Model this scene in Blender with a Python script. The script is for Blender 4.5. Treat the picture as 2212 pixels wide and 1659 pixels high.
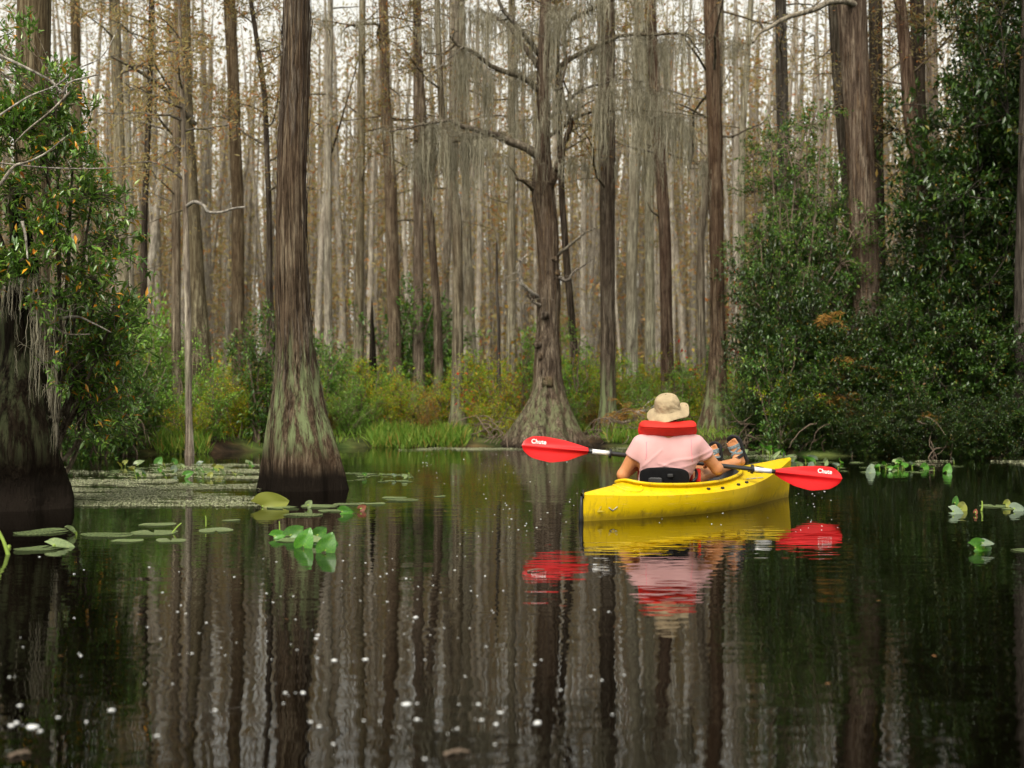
import bpy, math, random
import numpy as np
from mathutils import Vector, Matrix, noise as mnoise

for _o in list(bpy.data.objects):
    bpy.data.objects.remove(_o)
SC = bpy.context.scene
COL = SC.collection
R = math.radians

# ------------------------------------------------------------------ camera
F = 2750.0          # focal length in pixels of a 2212 px wide frame
HC = 0.82           # eye height above the water (photographer sits in a kayak)
HY, CX = 856.0, 1106.0
cam_data = bpy.data.cameras.new('camera')
cam_data.sensor_width = 36.0
cam_data.lens = 36.0 * F / 2212.0
cam_data.shift_y = (HY - 829.5) / 2212.0
cam_data.clip_start = 0.05
cam_data.clip_end = 3000.0
cam_data.dof.use_dof = True
cam_data.dof.focus_distance = 9.2
cam_data.dof.aperture_fstop = 2.5
cam = bpy.data.objects.new('camera', cam_data)
cam.location = (0, 0, HC)
cam.rotation_euler = (R(90), 0, 0)
COL.objects.link(cam)
SC.camera = cam

def W(px, py, D):
    return Vector(((px - CX) / F * D, D, HC + (HY - py) / F * D))
def dist_of(py):                      # distance of a point of the water seen at picture row py
    return F * HC / (py - HY)
def onwater(px, py, z=0.0):
    D = dist_of(py)
    return Vector(((px - CX) / F * D, D, z))

# ------------------------------------------------------------------ sky and sun (bright overcast)
SUN_EL, SUN_AZ = R(52), R(200)        # azimuth measured from +Y clockwise: behind the camera
world = bpy.data.worlds.new('World')
SC.world = world
world.use_nodes = True
wn, wl = world.node_tree.nodes, world.node_tree.links
wn.clear()
w_out = wn.new('ShaderNodeOutputWorld')
w_bg = wn.new('ShaderNodeBackground')
w_sky = wn.new('ShaderNodeTexSky')
w_sky.sky_type = 'NISHITA'
w_sky.sun_disc = False
w_sky.sun_elevation = SUN_EL
w_sky.sun_rotation = SUN_AZ
w_sky.dust_density = 3.0
w_sky.air_density = 1.0
w_hsv = wn.new('ShaderNodeHueSaturation')      # cloud cover: the blue is mostly gone
w_hsv.inputs['Saturation'].default_value = 0.10
wl.new(w_sky.outputs[0], w_hsv.inputs['Color'])
w_tint = wn.new('ShaderNodeMix'); w_tint.data_type = 'RGBA'; w_tint.blend_type = 'MULTIPLY'
w_tint.inputs['Factor'].default_value = 1.0
w_tint.inputs['B'].default_value = (1.0, 0.965, 0.85, 1)
wl.new(w_hsv.outputs[0], w_tint.inputs['A'])
wl.new(w_tint.outputs['Result'], w_bg.inputs['Color'])
w_bg.inputs['Strength'].default_value = 0.15
wl.new(w_bg.outputs[0], w_out.inputs['Surface'])

sun_data = bpy.data.lights.new('sun', 'SUN')
sun_data.energy = 1.5
sun_data.angle = R(30)
sun_data.color = (1.0, 0.94, 0.82)
sun = bpy.data.objects.new('sun', sun_data)
sun.rotation_euler = (R(90) - SUN_EL, 0, -SUN_AZ + math.pi)
sun.location = (0, -20, 30)
COL.objects.link(sun)

vs = SC.view_settings
vs.view_transform = 'Standard'
vs.look = 'None'
vs.gamma = 1.0
vs.use_curve_mapping = False
vs.exposure = 0.92
SC.render.engine = 'CYCLES'
cy = SC.cycles
cy.max_bounces = 6
cy.diffuse_bounces = 3
cy.glossy_bounces = 3
cy.transmission_bounces = 2
cy.transparent_max_bounces = 8
cy.caustics_reflective = False
cy.caustics_refractive = False
cy.use_adaptive_sampling = True
cy.adaptive_threshold = 0.015
cy.use_denoising = True
try:
    cy.denoiser = 'OPENIMAGEDENOISE'
except Exception:
    pass

# ------------------------------------------------------------------ helpers
class MB:
    """collects geometry of ONE mesh object"""
    def __init__(self):
        self.v, self.n = [], 0
        self.q, self.t, self.qm, self.tm = [], [], [], []
    def add(self, v, q=None, t=None, mat=0):
        v = np.asarray(v, dtype=np.float64).reshape(-1, 3)
        self.v.append(v)
        if q is not None and len(q):
            q = np.asarray(q, dtype=np.int64).reshape(-1, 4) + self.n
            self.q.append(q); self.qm.append(np.full(len(q), mat))
        if t is not None and len(t):
            t = np.asarray(t, dtype=np.int64).reshape(-1, 3) + self.n
            self.t.append(t); self.tm.append(np.full(len(t), mat))
        self.n += len(v)
    def mesh(self, name, mats, smooth=True):
        me = bpy.data.meshes.new(name)
        v = np.concatenate(self.v) if self.v else np.zeros((0, 3))
        q = np.concatenate(self.q) if self.q else np.zeros((0, 4), int)
        t = np.concatenate(self.t) if self.t else np.zeros((0, 3), int)
        mi = np.concatenate(self.qm + self.tm) if (self.qm or self.tm) else np.zeros(0, int)
        me.vertices.add(len(v)); me.vertices.foreach_set('co', v.astype(np.float32).ravel())
        loops = np.concatenate([q.ravel(), t.ravel()]).astype(np.int32)
        me.loops.add(len(loops)); me.loops.foreach_set('vertex_index', loops)
        np_ = len(q) + len(t)
        me.polygons.add(np_)
        ls = np.concatenate([np.arange(len(q)) * 4, len(q) * 4 + np.arange(len(t)) * 3]).astype(np.int32)
        me.polygons.foreach_set('loop_start', ls)
        me.polygons.foreach_set('material_index', mi.astype(np.int32))
        me.polygons.foreach_set('use_smooth', np.full(np_, bool(smooth)))
        for m in (mats if isinstance(mats, (list, tuple)) else [mats]):
            me.materials.append(m)
        me.update(calc_edges=True)
        me.validate()
        return me
    def build(self, name, mats, parent=None, smooth=True):
        return link(name, self.mesh(name, mats, smooth), parent)

def link(name, data, parent=None):
    o = bpy.data.objects.new(name, data)
    COL.objects.link(o)
    if parent is not None:
        o.parent = parent
    return o
def tag(o, label, cat, group=None, kind=None):
    o['label'] = label
    o['category'] = cat
    if group: o['group'] = group
    if kind: o['kind'] = kind
    return o
def thing(name, label, cat, loc=(0, 0, 0), rz=0.0, group=None, kind=None):
    o = link(name, None)
    o.location = loc
    o.rotation_euler = (0, 0, rz)
    return tag(o, label, cat, group, kind)
def copy_tree(o, parent=None):
    c = o.copy()
    COL.objects.link(c)
    c.parent = parent
    for ch in o.children:
        copy_tree(ch, c)
    return c

def frames(P):
    P = np.asarray(P, float)
    T = np.gradient(P, axis=0)
    T /= np.linalg.norm(T, axis=1)[:, None] + 1e-12
    up = np.array([0, 0, 1.0]) if abs(T[0, 2]) < 0.9 else np.array([1.0, 0, 0])
    n = np.cross(up, T[0]); n /= np.linalg.norm(n) + 1e-12
    N = []
    for k in range(len(P)):
        n = n - T[k] * np.dot(n, T[k]); n /= np.linalg.norm(n) + 1e-12
        N.append(n)
    N = np.array(N)
    return T, N, np.cross(T, N)
def tube(mb, P, rad, seg=6, mat=0, cap=True):
    P = np.asarray(P, float); n = len(P)
    rad = np.broadcast_to(np.asarray(rad, float), (n,))
    T, N, B = frames(P)
    a = np.linspace(0, 2 * np.pi, seg, endpoint=False)
    ring = P[:, None, :] + rad[:, None, None] * (np.cos(a)[None, :, None] * N[:, None, :] + np.sin(a)[None, :, None] * B[:, None, :])
    i, j = np.meshgrid(np.arange(n - 1), np.arange(seg), indexing='ij')
    j2 = (j + 1) % seg
    q = np.stack([i * seg + j, i * seg + j2, (i + 1) * seg + j2, (i + 1) * seg + j], -1).reshape(-1, 4)
    v = ring.reshape(-1, 3)
    t = None
    if cap:
        v = np.vstack([v, P[0], P[-1]])
        k = np.arange(seg); k2 = (k + 1) % seg
        t = np.vstack([np.stack([k2, k, np.full(seg, n * seg)], -1), np.stack([(n - 1) * seg + k, (n - 1) * seg + k2, np.full(seg, n * seg + 1)], -1)])
    mb.add(v, q, t, mat)
def spline(pts, n):
    """Catmull-Rom through pts (k x d)"""
    p = np.asarray(pts, float)
    if len(p) == 2:
        s = np.linspace(0, 1, n)[:, None]
        return p[0] * (1 - s) + p[1] * s
    p = np.vstack([2 * p[0] - p[1], p, 2 * p[-1] - p[-2]])
    m = len(p) - 3
    u = np.linspace(0, m - 1e-9, n); k = u.astype(int); f = (u - k)[:, None]
    a, b, c, d = p[k], p[k + 1], p[k + 2], p[k + 3]
    return 0.5 * (2 * b + (c - a) * f + (2 * a - 5 * b + 4 * c - d) * f ** 2 + (-a + 3 * b - 3 * c + d) * f ** 3)
def grid_faces(nu, nv, closed=False):
    i, j = np.meshgrid(np.arange(nu - 1), np.arange(nv if closed else nv - 1), indexing='ij')
    j2 = (j + 1) % nv
    return np.stack([i * nv + j, i * nv + j2, (i + 1) * nv + j2, (i + 1) * nv + j], -1).reshape(-1, 4)

def leaves(mb, C, A, Nn, L, Wd, fold=0.18, mat=0):
    """leaf blades: base C, axis A (unit), normal Nn, length L, width Wd (arrays); two triangles pairs folded on the midrib"""
    C = np.asarray(C, float); k = len(C)
    A = A / (np.linalg.norm(A, axis=1)[:, None] + 1e-9)
    Nn = Nn - A * np.sum(A * Nn, 1)[:, None]
    Nn /= np.linalg.norm(Nn, axis=1)[:, None] + 1e-9
    S = np.cross(A, Nn)
    L = np.broadcast_to(L, (k,))[:, None]; Wd = np.broadcast_to(Wd, (k,))[:, None]
    base = C
    l = C + A * L * 0.45 + S * Wd * 0.5 + Nn * Wd * fold
    r = C + A * L * 0.45 - S * Wd * 0.5 + Nn * Wd * fold
    tip = C + A * L - Nn * L * 0.08
    v = np.stack([base, l, tip, r], 1).reshape(-1, 3)
    i = np.arange(k)[:, None] * 4
    t = np.concatenate([i + np.array([[0, 2, 1]]), i + np.array([[0, 3, 2]])], 1).reshape(-1, 3)
    mb.add(v, None, t, mat)
def rnd_unit(rng, n):
    v = rng.normal(size=(n, 3))
    return v / (np.linalg.norm(v, axis=1)[:, None] + 1e-9)

# ------------------------------------------------------------------ materials
def nodemat(name):
    m = bpy.data.materials.new(name)
    m.use_nodes = True
    nt = m.node_tree
    return m, nt.nodes, nt.links, nt.nodes['Principled BSDF']
def set_spec(b, v):
    b.inputs['Specular IOR Level'].default_value = v
def ramp(nodes, stops):
    r = nodes.new('ShaderNodeValToRGB')
    e = r.color_ramp.elements
    while len(e) < len(stops): e.new(0.5)
    for k, (p, c) in enumerate(stops):
        e[k].position = p
        e[k].color = (c[0], c[1], c[2], 1.0)
    return r
def simple(name, col, rough=0.5, spec=0.4, var=0.0, scale=20.0, bump=0.0, bscale=60.0, metal=0.0, coat=0.0):
    m, n, l, b = nodemat(name)
    b.inputs['Roughness'].default_value = rough
    b.inputs['Metallic'].default_value = metal
    b.inputs['Coat Weight'].default_value = coat
    set_spec(b, spec)
    tc = n.new('ShaderNodeTexCoord')
    nz = n.new('ShaderNodeTexNoise'); nz.inputs['Scale'].default_value = scale; nz.inputs['Detail'].default_value = 5
    l.new(tc.outputs['Object'], nz.inputs['Vector'])
    lo = tuple(c * (1 - var) for c in col); hi = tuple(min(1, c * (1 + var)) for c in col)
    r = ramp(n, [(0.3, lo), (0.7, hi)])
    l.new(nz.outputs[0], r.inputs[0]); l.new(r.outputs[0], b.inputs['Base Color'])
    if bump:
        nb = n.new('ShaderNodeTexNoise'); nb.inputs['Scale'].default_value = bscale; nb.inputs['Detail'].default_value = 4
        l.new(tc.outputs['Object'], nb.inputs['Vector'])
        bp = n.new('ShaderNodeBump'); bp.inputs['Strength'].default_value = bump; bp.inputs['Distance'].default_value = 0.01
        l.new(nb.outputs[0], bp.inputs['Height']); l.new(bp.outputs[0], b.inputs['Normal'])
    return m

def bark(name, c_dark, c_mid, c_light, zstretch=0.05, scale=26.0, lichen=0.0, lich_lo=0.3, lich_hi=1.5, wet=0.0, rnd=0.35, tint=(0.5, 0.42, 0.36), bump=0.5):
    """stringy vertical bark; lichen grows in a band near the base, a stained band where water stood"""
    m, n, l, b = nodemat(name)
    b.inputs['Roughness'].default_value = 0.9
    set_spec(b, 0.05)
    tc = n.new('ShaderNodeTexCoord')
    mp = n.new('ShaderNodeMapping')
    mp.inputs['Scale'].default_value = (1, 1, zstretch)
    l.new(tc.outputs['Object'], mp.inputs['Vector'])
    oi = n.new('ShaderNodeObjectInfo')
    n1 = n.new('ShaderNodeTexNoise'); n1.inputs['Scale'].default_value = scale; n1.inputs['Detail'].default_value = 6; n1.inputs['Roughness'].default_value = 0.65; n1.inputs['Distortion'].default_value = 0.4
    l.new(mp.outputs[0], n1.inputs['Vector'])
    r1 = ramp(n, [(0.32, c_dark), (0.5, c_mid), (0.68, c_light)])
    l.new(n1.outputs[0], r1.inputs[0])
    mpf = n.new('ShaderNodeMapping'); mpf.inputs['Scale'].default_value = (1, 1, zstretch * 0.8)
    l.new(tc.outputs['Object'], mpf.inputs['Vector'])
    nf = n.new('ShaderNodeTexNoise'); nf.inputs['Scale'].default_value = scale * 2.6; nf.inputs['Detail'].default_value = 5; nf.inputs['Roughness'].default_value = 0.7; nf.inputs['Distortion'].default_value = 0.8
    l.new(mpf.outputs[0], nf.inputs['Vector'])
    rf_ = ramp(n, [(0.37, (0.20, 0.18, 0.17)), (0.48, (0.85, 0.85, 0.85)), (0.63, (1.6, 1.6, 1.58))])
    l.new(nf.outputs[0], rf_.inputs[0])
    mf = n.new('ShaderNodeMix'); mf.data_type = 'RGBA'; mf.blend_type = 'MULTIPLY'; mf.inputs['Factor'].default_value = 1.0
    l.new(r1.outputs[0], mf.inputs['A']); l.new(rf_.outputs[0], mf.inputs['B'])
    # broad patches
    n2 = n.new('ShaderNodeTexNoise'); n2.inputs['Scale'].default_value = 2.2; n2.inputs['Detail'].default_value = 3
    mp2 = n.new('ShaderNodeMapping'); mp2.inputs['Scale'].default_value = (1, 1, 0.3)
    l.new(tc.outputs['Object'], mp2.inputs['Vector']); l.new(mp2.outputs[0], n2.inputs['Vector'])
    npz = n.new('ShaderNodeTexNoise'); npz.inputs['Scale'].default_value = 7.5; npz.inputs['Detail'].default_value = 6; npz.inputs['Roughness'].default_value = 0.7
    mpz = n.new('ShaderNodeMapping'); mpz.inputs['Scale'].default_value = (1, 1, 0.35)
    l.new(tc.outputs['Object'], mpz.inputs['Vector']); l.new(mpz.outputs[0], npz.inputs['Vector'])
    rpz = ramp(n, [(0.35, (0.62, 0.60, 0.58)), (0.52, (1.0, 1.0, 1.0)), (0.66, (1.30, 1.34, 1.30))])
    l.new(npz.outputs[0], rpz.inputs[0])
    mz = n.new('ShaderNodeMix'); mz.data_type = 'RGBA'; mz.blend_type = 'MULTIPLY'; mz.inputs['Factor'].default_value = 1.0
    l.new(mf.outputs['Result'], mz.inputs['A']); l.new(rpz.outputs[0], mz.inputs['B'])
    mf = mz
    mx = n.new('ShaderNodeMix'); mx.data_type = 'RGBA'
    mr = n.new('ShaderNodeMapRange'); mr.inputs[1].default_value = 0.4; mr.inputs[2].default_value = 0.65; mr.inputs[4].default_value = 0.4
    l.new(n2.outputs[0], mr.inputs[0]); l.new(mr.outputs[0], mx.inputs['Factor'])
    l.new(mf.outputs['Result'], mx.inputs['A'])
    mx.inputs['B'].default_value = (tint[0], tint[1], tint[2], 1)
    cur = mx.outputs['Result']
    # per tree brightness
    hv = n.new('ShaderNodeHueSaturation')
    mv = n.new('ShaderNodeMapRange'); mv.inputs[3].default_value = 1 - rnd; mv.inputs[4].default_value = 1 + rnd
    l.new(oi.outputs['Random'], mv.inputs[0]); l.new(mv.outputs[0], hv.inputs['Value'])
    ms = n.new('ShaderNodeMapRange'); ms.inputs[3].default_value = 1.25; ms.inputs[4].default_value = 0.75
    l.new(oi.outputs['Random'], ms.inputs[0]); l.new(ms.outputs[0], hv.inputs['Saturation'])
    l.new(cur, hv.inputs['Color']); cur = hv.outputs[0]
    wn_ = n.new('ShaderNodeTexWhiteNoise'); wn_.noise_dimensions = '1D'; l.new(oi.outputs['Random'], wn_.inputs['W'])
    mh = n.new('ShaderNodeMapRange'); mh.inputs[3].default_value = 0.5 - 0.06 * rnd; mh.inputs[4].default_value = 0.5 + 0.05 * rnd
    l.new(wn_.outputs['Value'], mh.inputs[0]); l.new(mh.outputs[0], hv.inputs['Hue'])
    sx = n.new('ShaderNodeSeparateXYZ'); l.new(tc.outputs['Object'], sx.inputs[0])
    if lichen:
        n3 = n.new('ShaderNodeTexNoise'); n3.inputs['Scale'].default_value = 14; n3.inputs['Detail'].default_value = 6; n3.inputs['Roughness'].default_value = 0.7
        mp3 = n.new('ShaderNodeMapping'); mp3.inputs['Scale'].default_value = (1, 1, 0.12)
        l.new(tc.outputs['Object'], mp3.inputs['Vector']); l.new(mp3.outputs[0], n3.inputs['Vector'])
        th = n.new('ShaderNodeMapRange'); th.inputs[1].default_value = 0.46; th.inputs[2].default_value = 0.58
        l.new(n3.outputs[0], th.inputs[0])
        z1 = n.new('ShaderNodeMapRange'); z1.inputs[1].default_value = lich_lo; z1.inputs[2].default_value = lich_lo + 0.2
        z2 = n.new('ShaderNodeMapRange'); z2.inputs[1].default_value = lich_hi; z2.inputs[2].default_value = lich_hi * 0.55
        l.new(sx.outputs[2], z1.inputs[0]); l.new(sx.outputs[2], z2.inputs[0])
        a = n.new('ShaderNodeMath'); a.operation = 'MULTIPLY'; l.new(z1.outputs[0], a.inputs[0]); l.new(z2.outputs[0], a.inputs[1])
        a2 = n.new('ShaderNodeMath'); a2.operation = 'MULTIPLY'; l.new(a.outputs[0], a2.inputs[0]); l.new(th.outputs[0], a2.inputs[1])
        a3 = n.new('ShaderNodeMath'); a3.operation = 'MULTIPLY'; l.new(a2.outputs[0], a3.inputs[0]); a3.inputs[1].default_value = lichen
        ml = n.new('ShaderNodeMix'); ml.data_type = 'RGBA'
        l.new(a3.outputs[0], ml.inputs['Factor']); l.new(cur, ml.inputs['A'])
        ml.inputs['B'].default_value = (0.24, 0.29, 0.14, 1)
        cur = ml.outputs['Result']
    if wet:
        n4 = n.new('ShaderNodeTexNoise'); n4.inputs['Scale'].default_value = 9
        l.new(tc.outputs['Object'], n4.inputs['Vector'])
        ad = n.new('ShaderNodeMath'); ad.operation = 'MULTIPLY_ADD'; l.new(n4.outputs[0], ad.inputs[0]); ad.inputs[1].default_value = -0.16; l.new(sx.outputs[2], ad.inputs[2])
        zw = n.new('ShaderNodeMapRange'); zw.inputs[1].default_value = wet - 0.02; zw.inputs[2].default_value = wet - 0.20
        l.new(ad.outputs[0], zw.inputs[0]); zw.interpolation_type = 'SMOOTHSTEP'
        mw = n.new('ShaderNodeMix'); mw.data_type = 'RGBA'
        l.new(zw.outputs[0], mw.inputs['Factor']); l.new(cur, mw.inputs['A'])
        mw.inputs['B'].default_value = (0.016, 0.012, 0.009, 1)
        cur = mw.outputs['Result']
    l.new(cur, b.inputs['Base Color'])
    sm = n.new('ShaderNodeMath'); sm.operation = 'ADD'; l.new(n1.outputs[0], sm.inputs[0]); l.new(nf.outputs[0], sm.inputs[1])
    bp = n.new('ShaderNodeBump'); bp.inputs['Strength'].default_value = bump; bp.inputs['Distance'].default_value = 0.03
    l.new(sm.outputs[0], bp.inputs['Height']); l.new(bp.outputs[0], b.inputs['Normal'])
    return m

def leafmat(name, stops, rough=0.4, spec=0.5, transl=0.25, objvar=0.15):
    """colour of each leaf drawn from a ramp; thin leaves let some light through"""
    m, n, l, b = nodemat(name)
    b.inputs['Roughness'].default_value = rough
    set_spec(b, spec)
    g = n.new('ShaderNodeNewGeometry')
    r = ramp(n, stops)
    r.color_ramp.interpolation = 'LINEAR'
    l.new(g.outputs['Random Per Island'], r.inputs[0])
    oi = n.new('ShaderNodeObjectInfo')
    hv = n.new('ShaderNodeHueSaturation')
    mv = n.new('ShaderNodeMapRange'); mv.inputs[3].default_value = 1 - objvar; mv.inputs[4].default_value = 1 + objvar
    l.new(oi.outputs['Random'], mv.inputs[0]); l.new(mv.outputs[0], hv.inputs['Value'])
    l.new(r.outputs[0], hv.inputs['Color'])
    l.new(hv.outputs[0], b.inputs['Base Color'])
    tr = n.new('ShaderNodeBsdfTranslucent')
    l.new(hv.outputs[0], tr.inputs['Color'])
    ms = n.new('ShaderNodeMixShader'); ms.inputs[0].default_value = transl
    out = n['Material Output']
    l.new(b.outputs[0], ms.inputs[1]); l.new(tr.outputs[0], ms.inputs[2]); l.new(ms.outputs[0], out.inputs['Surface'])
    return m

M = {}
M['bark_brown'] = bark('bark_brown', (0.0271, 0.0197, 0.0140), (0.1092, 0.0812, 0.0578), (0.2598, 0.2145, 0.1582), lichen=0.95, lich_lo=0.26, lich_hi=1.5, wet=0.22, rnd=0.05, tint=(0.0883, 0.0579, 0.0393), bump=1.0)
M['bark_pool_shaded'] = bark('bark_pool_shaded', (0.0035, 0.0025, 0.0018), (0.0121, 0.0096, 0.0064), (0.0329, 0.0273, 0.0195), lichen=0.15, lich_lo=0.3, lich_hi=2.4, wet=0.26, rnd=0.05, tint=(0.0152, 0.0101, 0.0064), bump=1.0)  # dark wet bark, darkened further with the shade of the canopy above it
M['bark_gnarled'] = bark('bark_gnarled', (0.0292, 0.0201, 0.0132), (0.1134, 0.0820, 0.0562), (0.2535, 0.2018, 0.1409), lichen=0.5, lich_lo=0.10, lich_hi=1.2, wet=0.08, rnd=0.05, tint=(0.1134, 0.0673, 0.0406), bump=1.0)
M['bark_red'] = bark('bark_red', (0.0293, 0.0189, 0.0123), (0.1126, 0.0763, 0.0516), (0.2251, 0.1737, 0.1207), lichen=0.85, lich_lo=0.1, lich_hi=1.3, rnd=0.12, tint=(0.1076, 0.0616, 0.0393), bump=0.9)
M['bark_mid'] = bark('bark_mid', (0.0455, 0.0354, 0.0254), (0.1564, 0.1262, 0.0915), (0.2940, 0.2536, 0.1862), lichen=0.5, lich_lo=0.2, lich_hi=1.4, rnd=0.25, tint=(0.1233, 0.0861, 0.0550))
M['bark_grey'] = bark('bark_grey', (0.0799, 0.0674, 0.0498), (0.2305, 0.2040, 0.1510), (0.4045, 0.3698, 0.2772), lichen=0.35, lich_lo=0.2, lich_hi=1.8, rnd=0.34, tint=(0.1599, 0.1170, 0.0723))
M['bark_hazed'] = bark('bark_hazed', (0.1030, 0.0878, 0.0698), (0.2693, 0.2368, 0.1909), (0.4277, 0.3819, 0.3158), rnd=0.1, tint=(0.2059, 0.1528, 0.1028))  # far trunks: distance haze is put into the bark colour as extra paleness
M['bark_dark'] = bark('bark_dark', (0.014, 0.011, 0.009), (0.055, 0.045, 0.036), (0.12, 0.102, 0.083), rnd=0.2, tint=(0.055, 0.042, 0.03))
M['charred'] = bark('charred', (0.006, 0.005, 0.004), (0.018, 0.015, 0.012), (0.05, 0.04, 0.03), rnd=0.2, tint=(0.03, 0.02, 0.015))
M['limb'] = bark('limb', (0.035, 0.028, 0.022), (0.12, 0.098, 0.075), (0.25, 0.22, 0.17), scale=18, zstretch=0.6, rnd=0.15, tint=(0.2, 0.17, 0.12))
M['deadwood'] = bark('deadwood', (0.08, 0.066, 0.055), (0.25, 0.22, 0.185), (0.42, 0.39, 0.34), scale=20, zstretch=0.5, rnd=0.15, tint=(0.3, 0.26, 0.21))
M['twig'] = simple('twig', (0.16, 0.12, 0.09), 0.9, 0.1, 0.3, 6)
M['rust'] = leafmat('rust_needles', [(0.0, (0.3321, 0.2670, 0.1286)), (0.3, (0.2930, 0.2363, 0.1087)), (0.55, (0.2442, 0.2208, 0.0841)), (0.85, (0.3516, 0.2054, 0.0791)), (1.0, (0.3516, 0.1233, 0.0347))], 0.8, 0.1, 0.5, 0.3)
M['moss'] = leafmat('hanging_moss', [(0.0, (0.1700, 0.1518, 0.1035)), (0.5, (0.2692, 0.2459, 0.1754)), (1.0, (0.3825, 0.3543, 0.2755))], 0.9, 0.1, 0.35, 0.2)
M['bay'] = leafmat('bay_leaves', [(0.0, (0.0568, 0.1331, 0.0170)), (0.35, (0.1041, 0.2192, 0.0297)), (0.7, (0.1607, 0.2976, 0.0424)), (0.94, (0.2082, 0.2976, 0.0424)), (0.965, (0.7569, 0.2976, 0.0170)), (0.985, (0.8100, 0.4072, 0.0255)), (1.0, (0.4730, 0.1253, 0.0255))], 0.26, 0.9, 0.2)
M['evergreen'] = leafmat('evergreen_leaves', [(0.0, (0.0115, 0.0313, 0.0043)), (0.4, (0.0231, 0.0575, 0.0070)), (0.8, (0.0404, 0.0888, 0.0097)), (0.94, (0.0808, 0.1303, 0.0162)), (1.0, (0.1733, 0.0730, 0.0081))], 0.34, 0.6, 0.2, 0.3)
M['freshgreen'] = leafmat('fresh_leaves', [(0.0, (0.0858, 0.2125, 0.0180)), (0.5, (0.1430, 0.3000, 0.0288)), (1.0, (0.2431, 0.3875, 0.0432))], 0.4, 0.45, 0.35, 0.2)
M['midgreen'] = leafmat('midgreen_leaves', [(0.0, (0.0346, 0.0964, 0.0124)), (0.5, (0.0708, 0.1722, 0.0213)), (0.85, (0.1338, 0.2616, 0.0309)), (1.0, (0.2362, 0.3029, 0.0354))], 0.36, 0.55, 0.25, 0.25)
M['olive'] = leafmat('olive_leaves', [(0.0, (0.1438, 0.2723, 0.0103)), (0.4, (0.2352, 0.3502, 0.0156)), (0.75, (0.3659, 0.3891, 0.0182)), (0.92, (0.4966, 0.2983, 0.0130)), (1.0, (0.6011, 0.1946, 0.0103))], 0.45, 0.35, 0.4, 0.3)
M['autumn'] = leafmat('autumn_leaves', [(0.0, (0.1720, 0.1760, 0.0285)), (0.35, (0.2631, 0.2070, 0.0333)), (0.65, (0.3542, 0.1966, 0.0285)), (0.9, (0.4250, 0.1656, 0.0285)), (1.0, (0.3846, 0.0931, 0.0190))], 0.5, 0.3, 0.4, 0.25)
M['redleaf'] = leafmat('red_leaves', [(0.0, (0.40, 0.03, 0.02)), (0.6, (0.55, 0.06, 0.03)), (1.0, (0.35, 0.10, 0.03))], 0.5, 0.3, 0.35)
M['deadfern'] = leafmat('dry_fronds', [(0.0, (0.30, 0.15, 0.03)), (0.6, (0.42, 0.24, 0.06)), (1.0, (0.25, 0.11, 0.03))], 0.6, 0.2, 0.3)
M['grass'] = leafmat('bank_grass', [(0.0, (0.0867, 0.1820, 0.0184)), (0.5, (0.1590, 0.2912, 0.0321)), (0.85, (0.2601, 0.3397, 0.0551)), (1.0, (0.3612, 0.2184, 0.0551))], 0.5, 0.3, 0.35)

# ground: leaf litter, roots, peat
def ground_mat():
    m, n, l, b = nodemat('peat_bank')
    b.inputs['Roughness'].default_value = 0.95; set_spec(b, 0.1)
    tc = n.new('ShaderNodeTexCoord')
    a = n.new('ShaderNodeTexNoise'); a.inputs['Scale'].default_value = 3.0; a.inputs['Detail'].default_value = 8
    c = n.new('ShaderNodeTexNoise'); c.inputs['Scale'].default_value = 0.5; c.inputs['Detail'].default_value = 4
    l.new(tc.outputs['Object'], a.inputs[0]); l.new(tc.outputs['Object'], c.inputs[0])
    r = ramp(n, [(0.3, (0.012, 0.009, 0.006)), (0.5, (0.04, 0.026, 0.015)), (0.7, (0.10, 0.062, 0.03))])
    r2 = ramp(n, [(0.4, (0.03, 0.05, 0.012)), (0.7, (0.09, 0.12, 0.03))])
    l.new(a.outputs[0], r.inputs[0]); l.new(a.outputs[0], r2.inputs[0])
    mx = n.new('ShaderNodeMix'); mx.data_type = 'RGBA'
    mr = n.new('ShaderNodeMapRange'); mr.inputs[1].default_value = 0.45; mr.inputs[2].default_value = 0.6
    l.new(c.outputs[0], mr.inputs[0]); l.new(mr.outputs[0], mx.inputs['Factor'])
    l.new(r.outputs[0], mx.inputs['A']); l.new(r2.outputs[0], mx.inputs['B'])
    l.new(mx.outputs['Result'], b.inputs['Base Color'])
    bp = n.new('ShaderNodeBump'); bp.inputs['Strength'].default_value = 0.8; bp.inputs['Distance'].default_value = 0.08
    l.new(a.outputs[0], bp.inputs['Height']); l.new(bp.outputs[0], b.inputs['Normal'])
    return m
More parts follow.
